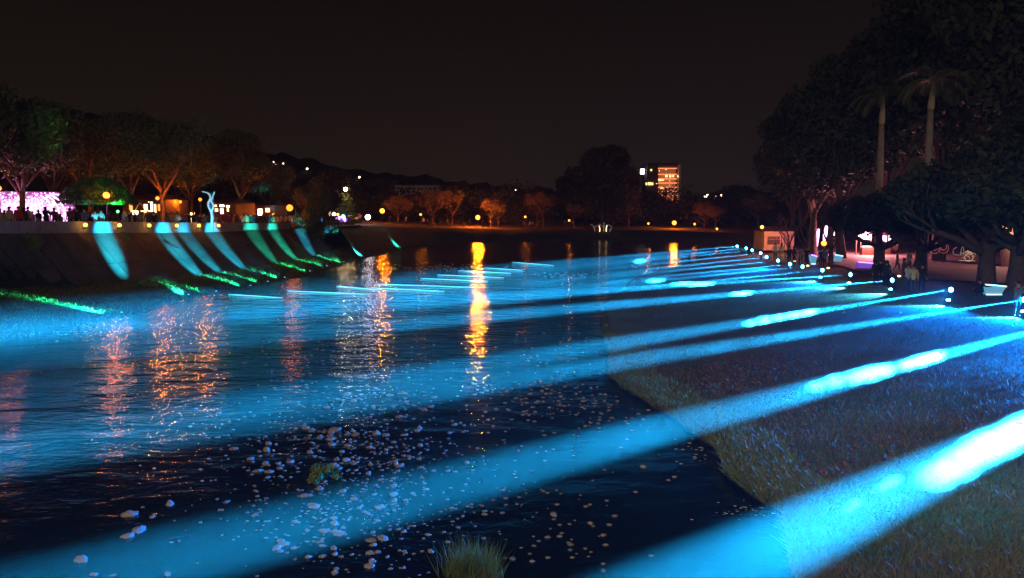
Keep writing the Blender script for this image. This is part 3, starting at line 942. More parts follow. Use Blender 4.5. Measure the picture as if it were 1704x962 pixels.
for px, py, Y, s, lab in ((1005, 384, 196, 1.55, 'large dark round topped tree left of the lit tower'), (948, 384, 210, 1.05, 'dark tree with a narrow top left of the large round one'), (1080, 384, 230, .85, 'dark pointed tree hiding the foot of the lit tower'),
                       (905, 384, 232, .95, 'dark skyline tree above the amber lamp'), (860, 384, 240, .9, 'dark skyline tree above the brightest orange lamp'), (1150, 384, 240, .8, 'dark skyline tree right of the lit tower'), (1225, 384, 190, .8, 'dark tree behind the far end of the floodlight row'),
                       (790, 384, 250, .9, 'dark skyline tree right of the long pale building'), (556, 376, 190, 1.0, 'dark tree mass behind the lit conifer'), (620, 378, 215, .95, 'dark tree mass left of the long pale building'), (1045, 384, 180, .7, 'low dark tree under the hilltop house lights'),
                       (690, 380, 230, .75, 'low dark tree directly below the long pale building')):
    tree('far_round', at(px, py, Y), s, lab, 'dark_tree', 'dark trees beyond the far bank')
wl_ = [((at(x, 372, Y_).x, Y_, 5 + rnd.uniform(0, 3)), (rnd.uniform(5, 8), 5, rnd.uniform(3, 5.5))) for x in range(430, 1260, 17) for Y_ in (rnd.uniform(182, 215),)]
o = link('distant_wood', leaf_cloud('distant_wood', wl_, 26000, .42, M['leaf_dark']), None, 'stuff')
o['label'] = 'dark belt of woodland behind the far bank'

# right bank: big dark trees with bare trunks, three royal palms
right = [('canopy', 1640, 486, 47.5, .95, .95, 'huge dark tree with twin massive trunks right of the nearest cluster of people'), ('canopy', 1688, 486, 45.5, .9, .98, 'huge dark tree leaning at the right edge of the picture'),
         ('canopy', 1530, 462, 60, .9, .74, 'dark tree with a straight trunk behind the light jacket couple'), ('canopy', 1462, 446, 66, .85, .68, 'dark tree with a thick trunk between the two pink lit stalls'),
         ('dark', 1400, 433, 78, 1.0, 1.15, 'tall dark tree behind the boat shaped glowing bench'), ('dark', 1352, 430, 84, .95, 1.0, 'tall dark tree right of the beige kiosk'), ('dark', 1560, 440, 74, 1.35, 1.6, 'tallest dark tree rising above the picture behind the palms'),
         ('dark', 1680, 440, 66, 1.25, 1.5, 'tall dark tree behind the right edge'), ('dark', 1470, 430, 90, 1.25, 1.45, 'tall dark tree behind the left palm pair'), ('dark', 1384, 425, 98, 1.1, 1.25, 'dark tree behind the thin third palm'), ('dark', 1318, 415, 104, .8, .95, 'dark tree behind the kiosk roof'),
         ('dark_low', 1760, 500, 52, 1.0, .9, 'dark tree just outside the right edge whose boughs hang in')]
for k, px, py, Y, s, sz, lab in right:
    p = at(px, py, Y)
    p.z = .8
    tree(k, p, s, lab, 'shade_tree', 'dark trees on the right bank', None, sz)
for px, Y, h, s, lab in ((1345, 70, 5.6, 1.0, 'bare branched small tree left of the pink light columns'), (1385, 66, 6.0, 1.0, 'bare branched small tree above the boat shaped glowing bench'), (1312, 80, 4.4, .8, 'bare forked tree in front of the beige kiosk wall')):
    R = random.Random(px)
    tb = MB()
    limbs(tb, (0, 0, 0), h, .13, 5, .7, 1.0, R, 3, .35)
    p = at(px, 430, Y)
    p.z = .85
    r = empty('bare_tree', p, 0, lab, 'tree', 'bare small trees on the right bank')
    tb.build('trunk', M['bark'], r, True)

def frond(L, R):
    V = []
    pts = [Vector((0, 0, 0))]
    d = Vector((1, 0, 1.25)).normalized()
    for i in range(12):
        pts.append(pts[-1] + d * L / 12)
        d = (d + Vector((.04, 0, -.17))).normalized()
    for i in range(1, 12):
        p, t = pts[i], (pts[i + 1] - pts[i - 1]).normalized()
        for k in range(3):
            q = p.lerp(pts[i + 1], k / 3)
            for sgn in (-1, 1):
                ln = L * .22 * math.sin(PI * (i + 1) / 13.5) + .1
                tip = q + Vector((t.x * ln * .5, sgn * ln * .85, t.z * ln * .5 - ln * .35 + R.uniform(-.1, .1)))
                w = t * .045
                V += [q - w, q + w, tip]
    return pts, V
R = random.Random(3)
fr = []
for k in range(2):
    pts, V = frond(3.6, R)
    b = MB().tube(pts, [.05 - .003 * i for i in range(13)], 5)
    for i in range(0, len(V), 3): b.add(V[i:i + 3], [(0, 1, 2)])
    fr.append(b.mesh('frond', M['leaf']))
for px, py_shaft, py_top, Y, dx, lab in ((1463, 206, 158, 69, 7, 'royal palm with a pale smooth trunk, left of the two tall ones'), (1541, 182, 132, 62.5, 13, 'royal palm with a pale smooth trunk, right and taller of the pair'), (1357, 262, 236, 84, 2, 'thin faint royal palm nearest the beige kiosk')):
    b_ = at(px - 4, 436, Y)
    b_.z = .75
    sh = at(px + dx * .6, py_shaft, Y)
    tp_ = at(px + dx, py_top, Y)
    r = empty('royal_palm', b_, 0, lab, 'palm', 'royal palms on the right bank')
    k = .27 if Y < 80 else .2
    p0, p1, p2 = Vector((0, 0, 0)), sh - b_, tp_ - b_
    MB().tube([p0 - Vector((0, 0, .2)), p0.lerp(p1, .03), p0.lerp(p1, .3), p0.lerp(p1, .6), p0.lerp(p1, .85), p1], [k * 1.35, k * 1.1, k * 1.05, k * 1.12, k * .95, k * .82], 14).build('trunk', M['palm_bark'], r, True)
    for q in range(9):
        t = p0.lerp(p1, .1 + q * .1)
    MB().tube([p1, p1.lerp(p2, .1), p1.lerp(p2, .5), p2], [k * .86, k * .98, k * .75, k * .32], 14).build('crownshaft', M['crownshaft'], r, True)
    for q in range(13):
        o = link('frond', fr[q % 2], r)
        o.location = p2 - Vector((0, 0, .1))
        o.rotation_euler = (0, R.uniform(-.25, .75), q * 2 * PI / 13 + R.uniform(-.2, .2))

# ------------------------------------------------------------------ grass, litter, weeds
def blades(name, P, h, w, m, lean=.6):
    n = len(P)
    a = rng.random(n) * 2 * PI
    hh = h * (.5 + rng.random(n))
    dx = np.stack([np.cos(a), np.sin(a), np.zeros(n)], 1)
    le = rng.normal(size=(n, 2)) * lean
    tip = P + np.stack([le[:, 0] * hh, le[:, 1] * hh, hh], 1)
    V = np.stack([P - dx * w * .5, P + dx * w * .5, tip], 1).reshape(-1, 3)
    return npmesh(name, V, 3, m)
N = 150000
yy = 1 / (1 / 7.0 + rng.random(N) * (1 / 62 - 1 / 7.0))
xx = np.array([edge_x(y) for y in yy]) + rng.random(N) ** 1.25 * np.minimum(24, 6 + yy * .55) - .02
zz = np.array([lawn_z(x, y) for x, y in zip(xx, yy)])
bz = blades('grass', np.stack([xx, yy, zz - .01], 1), .11, .022, M['blade'])
o = link('grass', bz, None, 'stuff')
o['label'] = 'rough olive grass of the right bank lawn'
N = 16000
yy = 1 / (1 / 12.0 + rng.random(N) * (1 / 34 - 1 / 12.0))
off = rng.random(N) ** 2 * 1.6
xx = np.array([edge_x(y) for y in yy]) + off - .1
zz = np.array([lawn_z(max(x, edge_x(y)), y) for x, y in zip(xx, yy)]) - np.where(off < .2, .16 * rng.random(N), 0)
o = link('edge_grass', blades('edge_grass', np.stack([xx, yy, zz], 1), .13, .03, M['blade_green'], .9), None, 'stuff')
o['label'] = 'yellow green turf hanging over the water edge'
V = []
for (px, py, sx_, sy_, n) in ((1230, 618, 60, 22, 900), (1190, 640, 50, 20, 420), (1262, 742, 26, 14, 160), (1370, 740, 90, 50, 420), (1300, 600, 60, 20, 300)):
    for _ in range(n):
        g = G(rnd.gauss(px, sx_), rnd.gauss(py, sy_), .36)
        if g.x < edge_x(g.y) + .15: continue
        z = lawn_z(g.x, g.y) + rnd.uniform(.03, .10)
        a, s = rnd.uniform(0, 6.28), rnd.uniform(.03, .075)
        u = Vector((math.cos(a), math.sin(a), rnd.uniform(-.5, .5))) * s
        v = Vector((-math.sin(a), math.cos(a), rnd.uniform(-.5, .5))) * s * .7
        c = Vector((g.x, g.y, z))
        V += [c - u, c - v, c + u, c + v]
o = link('fallen_leaves', npmesh('fallen_leaves', np.array([tuple(v) for v in V]), 4, M['litter']), None, 'stuff')
o['label'] = 'reddish fallen leaves scattered on the lawn'
lp = []
for _ in range(9000):
    i = rnd.randrange(len(wl) - 1)
    t = rnd.random()
    k = rnd.random() ** .8
    w_, f_ = wl[i].lerp(wl[i + 1], t), ft[i].lerp(ft[i + 1], t)
    p = w_.lerp(f_, k)
    p.z += .12 * math.sin(PI * k)
    lp.append(tuple(p))
o = link('ledge_grass', blades('ledge_grass', np.array(lp), .16, .05, M['blade_green'], .7), None, 'stuff')
o['label'] = 'short grass growing on the ledge below the left slope'
def tuft(px, py, n, rad, h, lab, name='grass_tuft'):
    p = G(px, py, 0)
    r2 = rng.normal(size=(n, 2)) * rad
    P = np.stack([r2[:, 0], r2[:, 1] * .7, np.zeros(n) - .02], 1)
    o = link(name, blades(name, P, h, .012, M['blade_green'], .38), None, None, p)
    tag(o, lab, 'grass tuft', 'grass tufts in the river')
tuft(780, 958, 900, .16, .42, 'spiky grass tuft at the bottom edge of the picture')
tuft(806, 962, 500, .11, .36, 'lower grass tuft to the right of the bottom edge tuft')
p = G(541, 800, 0)
o = link('water_weed', leaf_cloud('water_weed', [((rnd.uniform(-.26, .26), rnd.uniform(-.2, .2), rnd.uniform(.06, .24)), .12) for _ in range(12)], 1300, .035, M['blade_green']), None, None, p)
tag(o, 'small bright green weed clump among cobbles', 'weed')

for px, py, k, lab in ((52, 398, 1.0, 'yellowish weed hanging over the top of the slope at far left'), (207, 393, .6, 'small weed growing from the slope top under the second parapet lamp')):
    p = at(px, py, lerp(px, BX, BYd) - .8)
    o = link('slope_weed', leaf_cloud('slope_weed', [((rnd.uniform(-.5, .5) * k, rnd.uniform(-.3, .3) * k, rnd.uniform(-.5, .4) * k), .32 * k) for _ in range(9)], 700, .06, M['blade_green']), None, None, p)
    tag(o, lab, 'weed', 'weeds on the left slope')

# ------------------------------------------------------------------ left promenade: pink tunnel, gate, buildings, sculpture
def block(name, p0, mats_parts, **k):
    return empty(name, p0, **k)
a = at(-70, 318, 62)
zb = 4.2
r = empty('light_tunnel', (at(40, 350, 62).x, 62, zb), 0, 'long tunnel wall covered with pink and white lights', 'light tunnel')
prof = []
for px in np.linspace(-70, 112, 23):
    ytop = lerp(px, [-70, 84, 100, 112], [317, 319, 330, 346])
    prof.append((at(px, ytop, 62).x - r.location.x, at(px, ytop, 62).z - zb))
pm = MB()
for i in range(len(prof) - 1):
    (x0, z0), (x1, z1) = prof[i], prof[i + 1]
    pm.add([(x0, 0, 0), (x1, 0, 0), (x1, .25, z1 * .8), (x0, .25, z0 * .8), (x1, 1.2, z1), (x0, 1.2, z0)], [(0, 1, 2, 3), (3, 2, 4, 5)])
pm.build('backing', M['e_pink_dim'], r)  # pink light of the bulbs on the backing put in as emission
bm_ = MB()
tet = [(0, 0, 1), (.94, 0, -.33), (-.47, .82, -.33), (-.47, -.82, -.33)]
for _ in range(1500):
    x = rnd.uniform(prof[0][0], prof[-1][0])
    zt_ = lerp(x, [q[0] for q in prof], [q[1] for q in prof])
    z = rnd.uniform(0, zt_ * .97)
    s = rnd.choice((.035, .045, .06, .09))
    y = -.08 + (.25 * z / (.8 * zt_) if z < .8 * zt_ else .25 + .95 * (z - .8 * zt_) / (.2 * zt_)) - .05
    bm_.add([(x + s * q[0], y + s * q[1], z + s * q[2]) for q in tet], [(0, 2, 1), (0, 1, 3), (0, 3, 2), (1, 2, 3)])
bm_.build('light_bulbs', M['e_pink'], r, False, 'stuff')
for k in range(3):
    x = prof[-1][0] - 1.1 + k * .45
    MB().tube([(x + .35, -.3, 0), (x + .2, -.3, 1.0), (x + .05, -.3, 1.9), (x - .35, -.3, 2.5), (x - .9, -.2, 2.8)], .05, 6).build('arch_tube', M['e_pink'], r, True)
glow(r, 1.5, 900, .3, PINK).location = (0, -1.2, 1.6)

def lit_box(name, px0, px1, py0, py1, Y, depth, wallm, label, cat, wins, roof=None, zbase=None):
    p, q = at(px0, py1, Y), at(px1, py0, Y)
    zb = p.z if zbase is None else zbase
    r = empty(name, ((p.x + q.x) / 2, Y, zb), 0, label, cat)
    w, h = q.x - p.x, q.z - zb
    MB().box((0, depth / 2, h / 2), (w, depth, h)).build('wall', wallm, r)
    if roof:
        MB().add([(-w / 2 - .3, -.4, h + .01), (w / 2 + .3, -.4, h + .01), (w / 2 + .3, depth + .4, h + .01), (-w / 2 - .3, depth + .4, h + .01), (-w * roof, depth / 2, h + w * .16), (w * roof, depth / 2, h + w * .16)],
                 [(0, 1, 5, 4), (2, 3, 4, 5), (1, 2, 5), (3, 0, 4), (3, 2, 1, 0)]).build('roof', M['roof'], r)
    for (a0, a1, b0, b1, m) in wins:
        c0, c1 = at(a0, b1, Y) - r.location, at(a1, b0, Y) - r.location
        c0.y = c1.y = 0
        f = MB()
        t = .05 * max(1, (c1.x - c0.x) / 1.2)
        for cc, ss in (((c0.x, c0.z, (c0.z + c1.z) / 2), 0),):
            f.box((c0.x - t / 2, -.03, (c0.z + c1.z) / 2), (t, .1, c1.z - c0.z + 2 * t)).box((c1.x + t / 2, -.03, (c0.z + c1.z) / 2), (t, .1, c1.z - c0.z + 2 * t))
            f.box(((c0.x + c1.x) / 2, -.03, c0.z - t / 2), (c1.x - c0.x, .1, t)).box(((c0.x + c1.x) / 2, -.03, c1.z + t / 2), (c1.x - c0.x, .1, t))
        fo = f.build('window', M['wood'], r)
        MB().box(((c0.x + c1.x) / 2, -.008, (c0.z + c1.z) / 2), (c1.x - c0.x, .03, c1.z - c0.z)).build('pane', m, fo)
    return r
we, ww, wo_ = M['e_warm'], M['e_warmwhite'], M['e_orange_win']
lit_box('shop_building', 208, 268, 332, 366, 84, 7, M['wood'], 'long low shop building with orange lit windows behind the white gate', 'building',
        [(215.5, 221, 337, 352, wo_), (240, 246, 340, 354, we), (251, 254.5, 336, 352, M['e_pinkwhite']), (257, 260, 340, 354, we), (262, 266.5, 340, 351, wo_), (246.8, 249, 335.5, 337, we)], .3)
lit_box('shop_building', 348, 392, 338, 368, 92, 7, M['wood'], 'small shop with two rows of lit windows right of the twisted sculpture', 'building',
        [(357, 361, 341, 344, we), (366, 373, 341, 344, ww), (377, 382, 342, 345, ww), (358, 363, 347, 352, we), (367, 372, 347, 356, M['e_pinkwhite']), (378, 381, 347, 352, we)], .3)
lit_box('shop_building', 420, 456, 342, 370, 104, 6, M['wood'], 'dim shop with two white lit windows left of the orange globe lamp', 'building',
        [(429.5, 437, 348, 358, ww), (442, 449, 346.5, 353, we)], .3)
r = empty('lit_gate', (at(233, 350, 72).x, 72, 4.0), 0, 'bright white lit gate of two posts and a lintel beside the dome shaped tree', 'gate')
MB().box((-.42, 0, .95), (.42, .12, 1.5)).build('light_panel', M['e_warmwhite'], r)
MB().box((.38, 0, .8), (.10, .12, 1.65)).build('post', M['white_paint'], r)
MB().box((-.75, 0, .8), (.10, .12, 1.65)).build('post', M['white_paint'], r)
MB().box((.05, 0, 1.72), (2.2, .16, .10)).build('lintel', M['e_warm'], r)
MB().tube([(-.5, .1, 1.8), (-.2, .1, 2.3), (-.05, .1, 2.5)], .035, 6).tube([(.4, .1, 1.8), (.15, .1, 2.3), (-.05, .1, 2.5)], .035, 6).build('finial', M['white_paint'], r)
r = empty('lit_column', (at(320, 350, 80).x, 80, 3.8), 0, 'yellow lit square column left of the twisted sculpture', 'light column')
MB().box((0, 0, 1.0), (.32, .32, 1.5)).build('shade', M['e_warm'], r)
MB().box((0, 0, .12), (.42, .42, .24)).build('base', M['wood'], r)
MB().box((0, 0, 1.8), (.40, .40, .08)).build('cap', M['wood'], r)

P0 = tp(351) + Vector((.5, -.1, 0))
r = empty('twisted_sculpture', P0, 0, 'tall white sculpture of two twisted strands with leaf tips above the parapet', 'sculpture')
def sp(px, py): return at(px, py, P0.y) - P0
def strand(pts, rr, name, m):
    P = [sp(*q) for q in pts]
    out = []
    for i in range(len(P) - 1):
        p0, p1, p2, p3 = P[max(i - 1, 0)], P[i], P[i + 1], P[min(i + 2, len(P) - 1)]
        for t in (0, .25, .5, .75):
            out.append(.5 * ((2 * p1) + (-p0 + p2) * t + (2 * p0 - 5 * p1 + 4 * p2 - p3) * t * t + (-p0 + 3 * p1 - 3 * p2 + p3) * t ** 3))
    out.append(P[-1])
    n = len(out)
    MB().tube(out, [rr * (1 if i < n * .8 else 1 - .8 * (i - n * .8) / (n * .2)) for i in range(n)], 8).build(name, m, r, True)
wp = emat('glow_white_strand', (.35, .8, 1), .5, False)  # lit look of the white strands put in as emission
strand([(352, 383), (352, 372), (352.5, 362), (351, 352), (347, 344), (346.5, 338), (350, 331), (349, 325), (345, 321), (336, 319)], .10, 'strand', wp)
strand([(352.4, 383), (352.6, 362), (352, 352), (354.8, 345), (354, 339), (350.5, 334), (349, 329)], .09, 'strand', wp)
strand([(352, 334), (354, 327), (357, 319)], .07, 'leaf_tip', wp)
b = MB()
lp_ = [sp(x, y) + Vector((0, .12, 0)) for x, y in ((350, 383), (354, 383), (355, 352), (355.5, 338), (354, 326), (350, 319.5), (350.5, 330), (349, 345))]
b.add(lp_ + [v + Vector((0, .08, 0)) for v in lp_], [tuple(range(8)), tuple(range(15, 7, -1))] + [(i, (i + 1) % 8, 8 + (i + 1) % 8, 8 + i) for i in range(8)])
b.build('back_plate', M['c_blue'], r)
spot(r, 'blue_fill', (.2, -1.2, .3), (-.1, 1.0, 1.5), 900, 60, (.1, .6, 1), .6)  # unseen spot added to light the sculpture

# lanterns and lit figures toward the far bank
def lanterns(px, py, Y, cols, lab, sp_=.7):
    c = at(px, py, Y)
    r = empty('lantern_display', c, 0, lab, 'lantern')
    MB().box((0, .1, -.75), (sp_ * (len(cols) + 1), .4, .3)).build('base', M['dark_metal'], r)
    for i, m in enumerate(cols):
        MB().ico(((i - (len(cols) - 1) / 2) * sp_, 0, rnd.uniform(-.3, .3)), rnd.uniform(.24, .36), 2, (1, 1, 1.2)).build('lantern', m, r, True)
lanterns(568, 363, 120, [M['e_purple'], M['e_pinkwhite'], M['e_violet'], M['e_strip'], M['e_purple']], 'cluster of violet and blue lanterns left below the lit conifer', .3)
lanterns(590, 360.5, 124, [M['e_warm'], M['e_orange_win'], M['e_warm'], M['e_orange_win'], M['e_red']], 'cluster of orange red lanterns right below the lit conifer', .36)
lanterns(553, 358.5, 118, [M['e_warm'], M['e_warmwhite']], 'pair of warm lanterns behind the bushy bank tree', .5)
p = at(1003, 386, 152)
r = empty('shrub_glow', p, 0, 'glowing poles imitating white and yellow lit shrubs on the far bank', 'light display')  # glowing poles added to imitate lit shrubs
for x, h, m in ((-1.6, 1.0, 'e_neonwhite'), (-.6, 1.2, 'e_warm'), (.2, 1.9, 'e_neonwhite'), (.7, 1.3, 'e_warm'), (1.5, .8, 'e_neonwhite')):
    MB().tube([(x, 0, 0), (x, 0, h * .6), (x * 1.2, 0, h)], .07, 6).build('glow_stem', M[m], r)
MB().tube([(-2.4, 0, 1.5), (-1.5, 0, 1.0), (-.6, 0, 1.6), (.2, 0, .9), (1.0, 0, 1.5), (1.9, 0, 1.0)], .05, 6).build('glow_spray', M['e_neonwhite'], r)

# far buildings
def hill_point(px, py, Y0, Y1, ridge_y, Yr, z0=3.0):
    for Y in np.linspace(Y0 + 4, Yr - 1, 80):
        s = (Y - Y0) / (Yr - Y0)
        zr = at(px, ridge_y, Yr).z
        if z0 + (zr - z0) * s ** .8 > at(px, py, Y).z: return at(px, py, Y - 5)
    return at(px, py, Yr - 6)
for px, py, ry in ((455, 270, 255), (459, 275, 256), (471, 272, 260), (511, 281, 268), (546, 295, 275), (598, 295, 284), (1160, 331, 326), (858, 317, 312), (893, 319, 315)):
    o = MB().ico((0, 0, 0), .42, 1).build('house_light', M['e_dot'])
    o.location = hill_point(px, py, 215, 520, ry, 370)
    tag(o, 'tiny white house light on the dark wooded hill', 'light', 'tiny lights on the wooded hill')
for px, py, w in ((1174, 327, .7), (1178, 324.5, .6), (1190, 327, .4), (1201, 325, 1.0), (1228, 324, .5), (1234, 330, 1.3), (1190, 331, .3)):
    o = MB().box((0, 0, 0), (w * 1.8, .5, w * .9)).build('house_light', M['e_dot'])
    o.location = hill_point(px, py, 300, 540, 318, 430)
    tag(o, 'small warm house light on the low dark hill right of the tower', 'light', 'house lights on the right hill')
Yb = 262
p = at(700, 326, Yb)
r = empty('long_building', p, 0, 'long pale flat roofed building on the wooded hillside', 'building')
def pb(x0, x1, y0, y1, dy, d, name, m):
    a, b_ = at(x0, y1, Yb) - p, at(x1, y0, Yb) - p
    MB().box(((a.x + b_.x) / 2, dy + d / 2, (a.z + b_.z) / 2), (b_.x - a.x, d, b_.z - a.z)).build(name, m, r)
pb(656, 730, 308.5, 326, 0, 9, 'wall', M['wall_white'])
pb(649, 663, 300, 316, 1.2, 7, 'stair_block', M['tower'])
pb(655.5, 730.5, 306.5, 308.2, -.3, 10, 'roof', M['tower'])
for k in range(9): pb(668 + k * 6.6, 671.5 + k * 6.6, 312, 316, -.05, .3, 'window', M['dark_metal'])
for k in (718, 724): pb(k, k + 1.4, 301, 306, 3, .4, 'mast', M['dark_metal'])

Yt = 330
def tpx(px, py): return at(px, py, Yt)
p = tpx(1100, 384)
r = empty('apartment_tower', p, 0, 'tall apartment tower with orange lit balcony floors and a white sign', 'building')
def tb_(x0, x1, y0, y1, dy, d, name, m, par=None):
    a, b_ = tpx(x0, y1) - p, tpx(x1, y0) - p
    return MB().box(((a.x + b_.x) / 2, dy + d / 2, (a.z + b_.z) / 2), (b_.x - a.x, d, b_.z - a.z)).build(name, m, par or r)
tb_(1075, 1095, 273.5, 384, .5, 12, 'wing', M['tower'])
tb_(1095.2, 1127, 275.5, 384, 1.6, 12, 'main_block', M['tower'])
tb_(1127.3, 1134, 273.5, 384, .2, 13, 'side_wall', M['wall_white'])
tb_(1078, 1128, 271.5, 275, 0, 13, 'roof', M['tower'])
fl = [279.5, 289.5, 297, 304, 311, 318, 325, 332]
for i, y in enumerate(fl):
    tb_(1096 if i < 7 else 1119, 1126.5, y, y + 1.3, -.3, 1.6, 'balcony_light', M['e_tower'])
    if i < 7: tb_(1096.5, 1126, y + 1.6, fl[i + 1] - .3, 1.45, .12, 'lit_room', M['e_tower_wall'])
for x0, x1, y0, y1 in ((1108, 1112, 291, 294.5), (1115, 1118, 290.5, 295), (1120, 1122.5, 291, 294.5), (1096.5, 1101, 298, 301), (1101.5, 1105.5, 297.5, 300.5), (1100, 1106, 311.8, 314), (1097.5, 1098.5, 283, 285), (1108, 1110.5, 281.4, 282.4), (1115, 1116.2, 300.5, 301.5), (1115, 1116, 307.5, 308.5)):
    tb_(x0, x1, y0, y1, 1.25, .12, 'window', M['e_tower_win'])
for x0, x1, y0, y1 in ((1082.5, 1085, 281.5, 284.5), (1074.5, 1077, 304, 308), (1078.5, 1083.5, 303.5, 308), (1084, 1087, 304, 308), (1092, 1093.5, 305, 306.2), (1126.8, 1129, 292, 295)):
    tb_(x0, x1, y0, y1, -.05, .3, 'window', M['e_tower_win'])
tb_(1066.5, 1073, 281, 289.5, .8, .6, 'sign', M['e_sign'])
tb_(1072.5, 1075.5, 284, 285.5, .9, .4, 'sign_arm', M['dark_metal'])
p = at(1048, 327, 262)
r = empty('hilltop_house', p, 0, 'small house with orange and yellow lights left below the tower', 'house')
MB().box((0, 1.5, -.8), (4.2, 3, 4)).build('wall', M['wood'], r)
MB().add([(-2.4, -.2, 1.2), (2.4, -.2, 1.2), (2.4, 3.2, 1.2), (-2.4, 3.2, 1.2), (0, -.2, 2.2), (0, 3.2, 2.2)], [(0, 1, 4), (3, 5, 2), (0, 4, 5, 3), (1, 2, 5, 4), (0, 3, 2, 1)]).build('roof', M['roof'], r)
for x, z, w, h, m in ((-1.5, .9, .5, .3, 'e_red'), (-.8, .6, .7, .35, 'e_orange_win'), (.9, .0, 1.5, 1.0, 'e_tower_win'), (-1.4, -.1, .8, .4, 'e_orange_win'), (-.3, .9, .4, .3, 'e_orange_win')):
    MB().box((x, -.05, z), (w, .16, h)).build('window', M[m], r)

# ------------------------------------------------------------------ right bank: kiosk, stalls, light sculptures, benches
Yk = 93
r = lit_box('kiosk', 1271, 1322, 385, 413, Yk, 4, M['wall_beige'], 'beige kiosk with a dark serving window and pitched roof on the right bank', 'kiosk', [], .36, .9)
kz = r.location
def kp(px, py): 
    v = at(px, py, Yk) - kz
    return v
a, b_ = kp(1278, 398), kp(1297, 393.5)
MB().box(((a.x + b_.x) / 2, -.05, (a.z + b_.z) / 2), (b_.x - a.x, .12, (b_.z - a.z))).build('serving_hatch', M['c_brown'], r)
MB().box(((a.x + b_.x) / 2, -.03, a.z - .35), (b_.x - a.x + .1, .1, .6)).build('counter', M['wood'], r)
o = MB().ico((kp(1291, 396).x, -.15, kp(1291, 396).z), .06, 1).build('red_lamp', M['e_red'], r)
for k in range(4): MB().box((kp(1300 + k * 5.4, 400).x, -.03, 1.0), (.05, .07, 2.0)).build('wall_batten', M['wood'], r)
street_lamp(1268, 378, 88, 'g_a', 'orange lamp at the left corner of the beige kiosk', .8, 40)
street_lamp(1371, 405, 72, 'g_o', 'warm low lamp between pink light columns', .5, .2)
for px, y0, y1, Y, w, lab in ((1359, 381, 410, 86, .5, 'left, whitish pink, before the bare tree'), (1373, 376, 400, 88, .45, 'middle, tallest and pinkest'), (1389, 379, 392, 90, .28, 'right and thinnest')):
    t, b0 = at(px, y0, Y), at(px, y1, Y)
    h = t.z - .9
    r = empty('light_column', (t.x, Y, .9), 0, 'glowing pink column among the trunks, ' + lab, 'light column', 'pink light columns')
    MB().tube([(0, 0, max(.4, b0.z - .9)), (.05, 0, h * .7), (.18, 0, h)], [w * .35, w * .5, w * .3], 10).build('shade', M['e_pinkwhite'], r, True)
    if px == 1373: glow(r, h * .6, 4000, w * .55, PINK)
    MB().tube([(0, 0, 0), (0, 0, max(.42, b0.z - .9))], .07, 8).build('post', M['dark_metal'], r)
for px0, px1, y0, y1, Y, sl_, lab in ((1428, 1450, 385, 397.5, 84, 2, 'left one, with the brightest panel'), (1463, 1476, 391, 401, 86, 0, 'middle one, half hidden by a trunk'), (1479, 1488, 392, 401, 88, 0, 'right and smallest one')):
    a, b_ = at(px0, y1, Y), at(px1, y0, Y)
    c = Vector(((a.x + b_.x) / 2, Y, .9))
    w = b_.x - a.x
    r = empty('market_stall', c, 0, 'market stall with a glowing pink white back panel, ' + lab, 'stall', 'pink lit stalls')
    MB().add([(-w / 2, 0, a.z - .9), (w / 2, 0, a.z - .9 - .1), (w / 2, 0, b_.z - .9 - .12), (-w / 2, 0, b_.z - .9), (-w / 2, .1, a.z - .9), (w / 2, .1, a.z - 1.0), (w / 2, .1, b_.z - 1.02), (-w / 2, .1, b_.z - .9)],
             [(0, 1, 2, 3), (5, 4, 7, 6), (3, 2, 6, 7), (4, 5, 1, 0), (4, 0, 3, 7), (1, 5, 6, 2)]).build('light_panel', M['e_pinkwhite'], r)
    for x in (-w / 2 - .1, w / 2 + .1):
        for y in (-.9, .15): MB().box((x, y, (b_.z - .9) / 2), (.07, .07, b_.z - .9)).build('post', M['wood'], r)
    MB().add([(-w / 2 - .25, -1.1, b_.z - .88), (w / 2 + .25, -1.1, b_.z - .88), (w / 2 + .25, .4, b_.z - .80), (-w / 2 - .25, .4, b_.z - .80), (0, -.4, b_.z - .35)], [(0, 1, 4), (1, 2, 4), (2, 3, 4), (3, 0, 4), (3, 2, 1, 0)]).build('canopy', M['c_plum'], r)
    MB().box((0, -.8, .45), (w, .5, .9)).build('counter', M['wood'], r)
    MB().box((0, -.8, .95), (w * .9, .1, .07)).build('counter_light', M['e_pink'], r)
    if px0 == 1428: glow(r, 1.9, 6000, .25, (1, .30, .34)).location = (0, -1.3, 1.9)
def torus(b, c, R_, r_, n=20, tilt=0):
    b.tube([Vector(c) + Vector((R_ * math.cos(t), R_ * math.sin(t) * tilt, R_ * math.sin(t))) for t in np.linspace(0, 2 * PI, n)], r_, 5)
p = at(1562, 428, 70)
p.z = .92
r = empty('ring_sculpture', p, 0, 'pair of red neon ring figures on the plaza behind the trunks', 'light sculpture')
for x, R_ in ((-.42, .50), (.42, .46)):
    b = MB()
    torus(b, (x, 0, 1.4), R_, .024)
    torus(b, (x, .05, 1.5), R_ * .62, .03)
    b.build('neon_ring', M['e_red'], r)
MB().tube([(-.4, 0, 0), (-.4, 0, .9)], .04, 6).tube([(.4, 0, 0), (.4, 0, .95)], .04, 6).build('stand', M['dark_metal'], r)
p = at(1600, 432, 68)
p.z = .92
r = empty('cart_sculpture', p, 0, 'white and yellow outline light sculpture shaped like a loaded cart', 'light sculpture')
def cp(x, y): return at(x, y, 68) - p
MB().tube([cp(1592, 412), cp(1587, 414), cp(1585.5, 420), cp(1588, 424), cp(1595, 424.5), cp(1603, 424)], .022, 6).tube([cp(1598, 424), cp(1600, 414), cp(1603, 407), cp(1604, 424)], .022, 6).build('outline', M['e_neonwhite'], r)
b = MB()
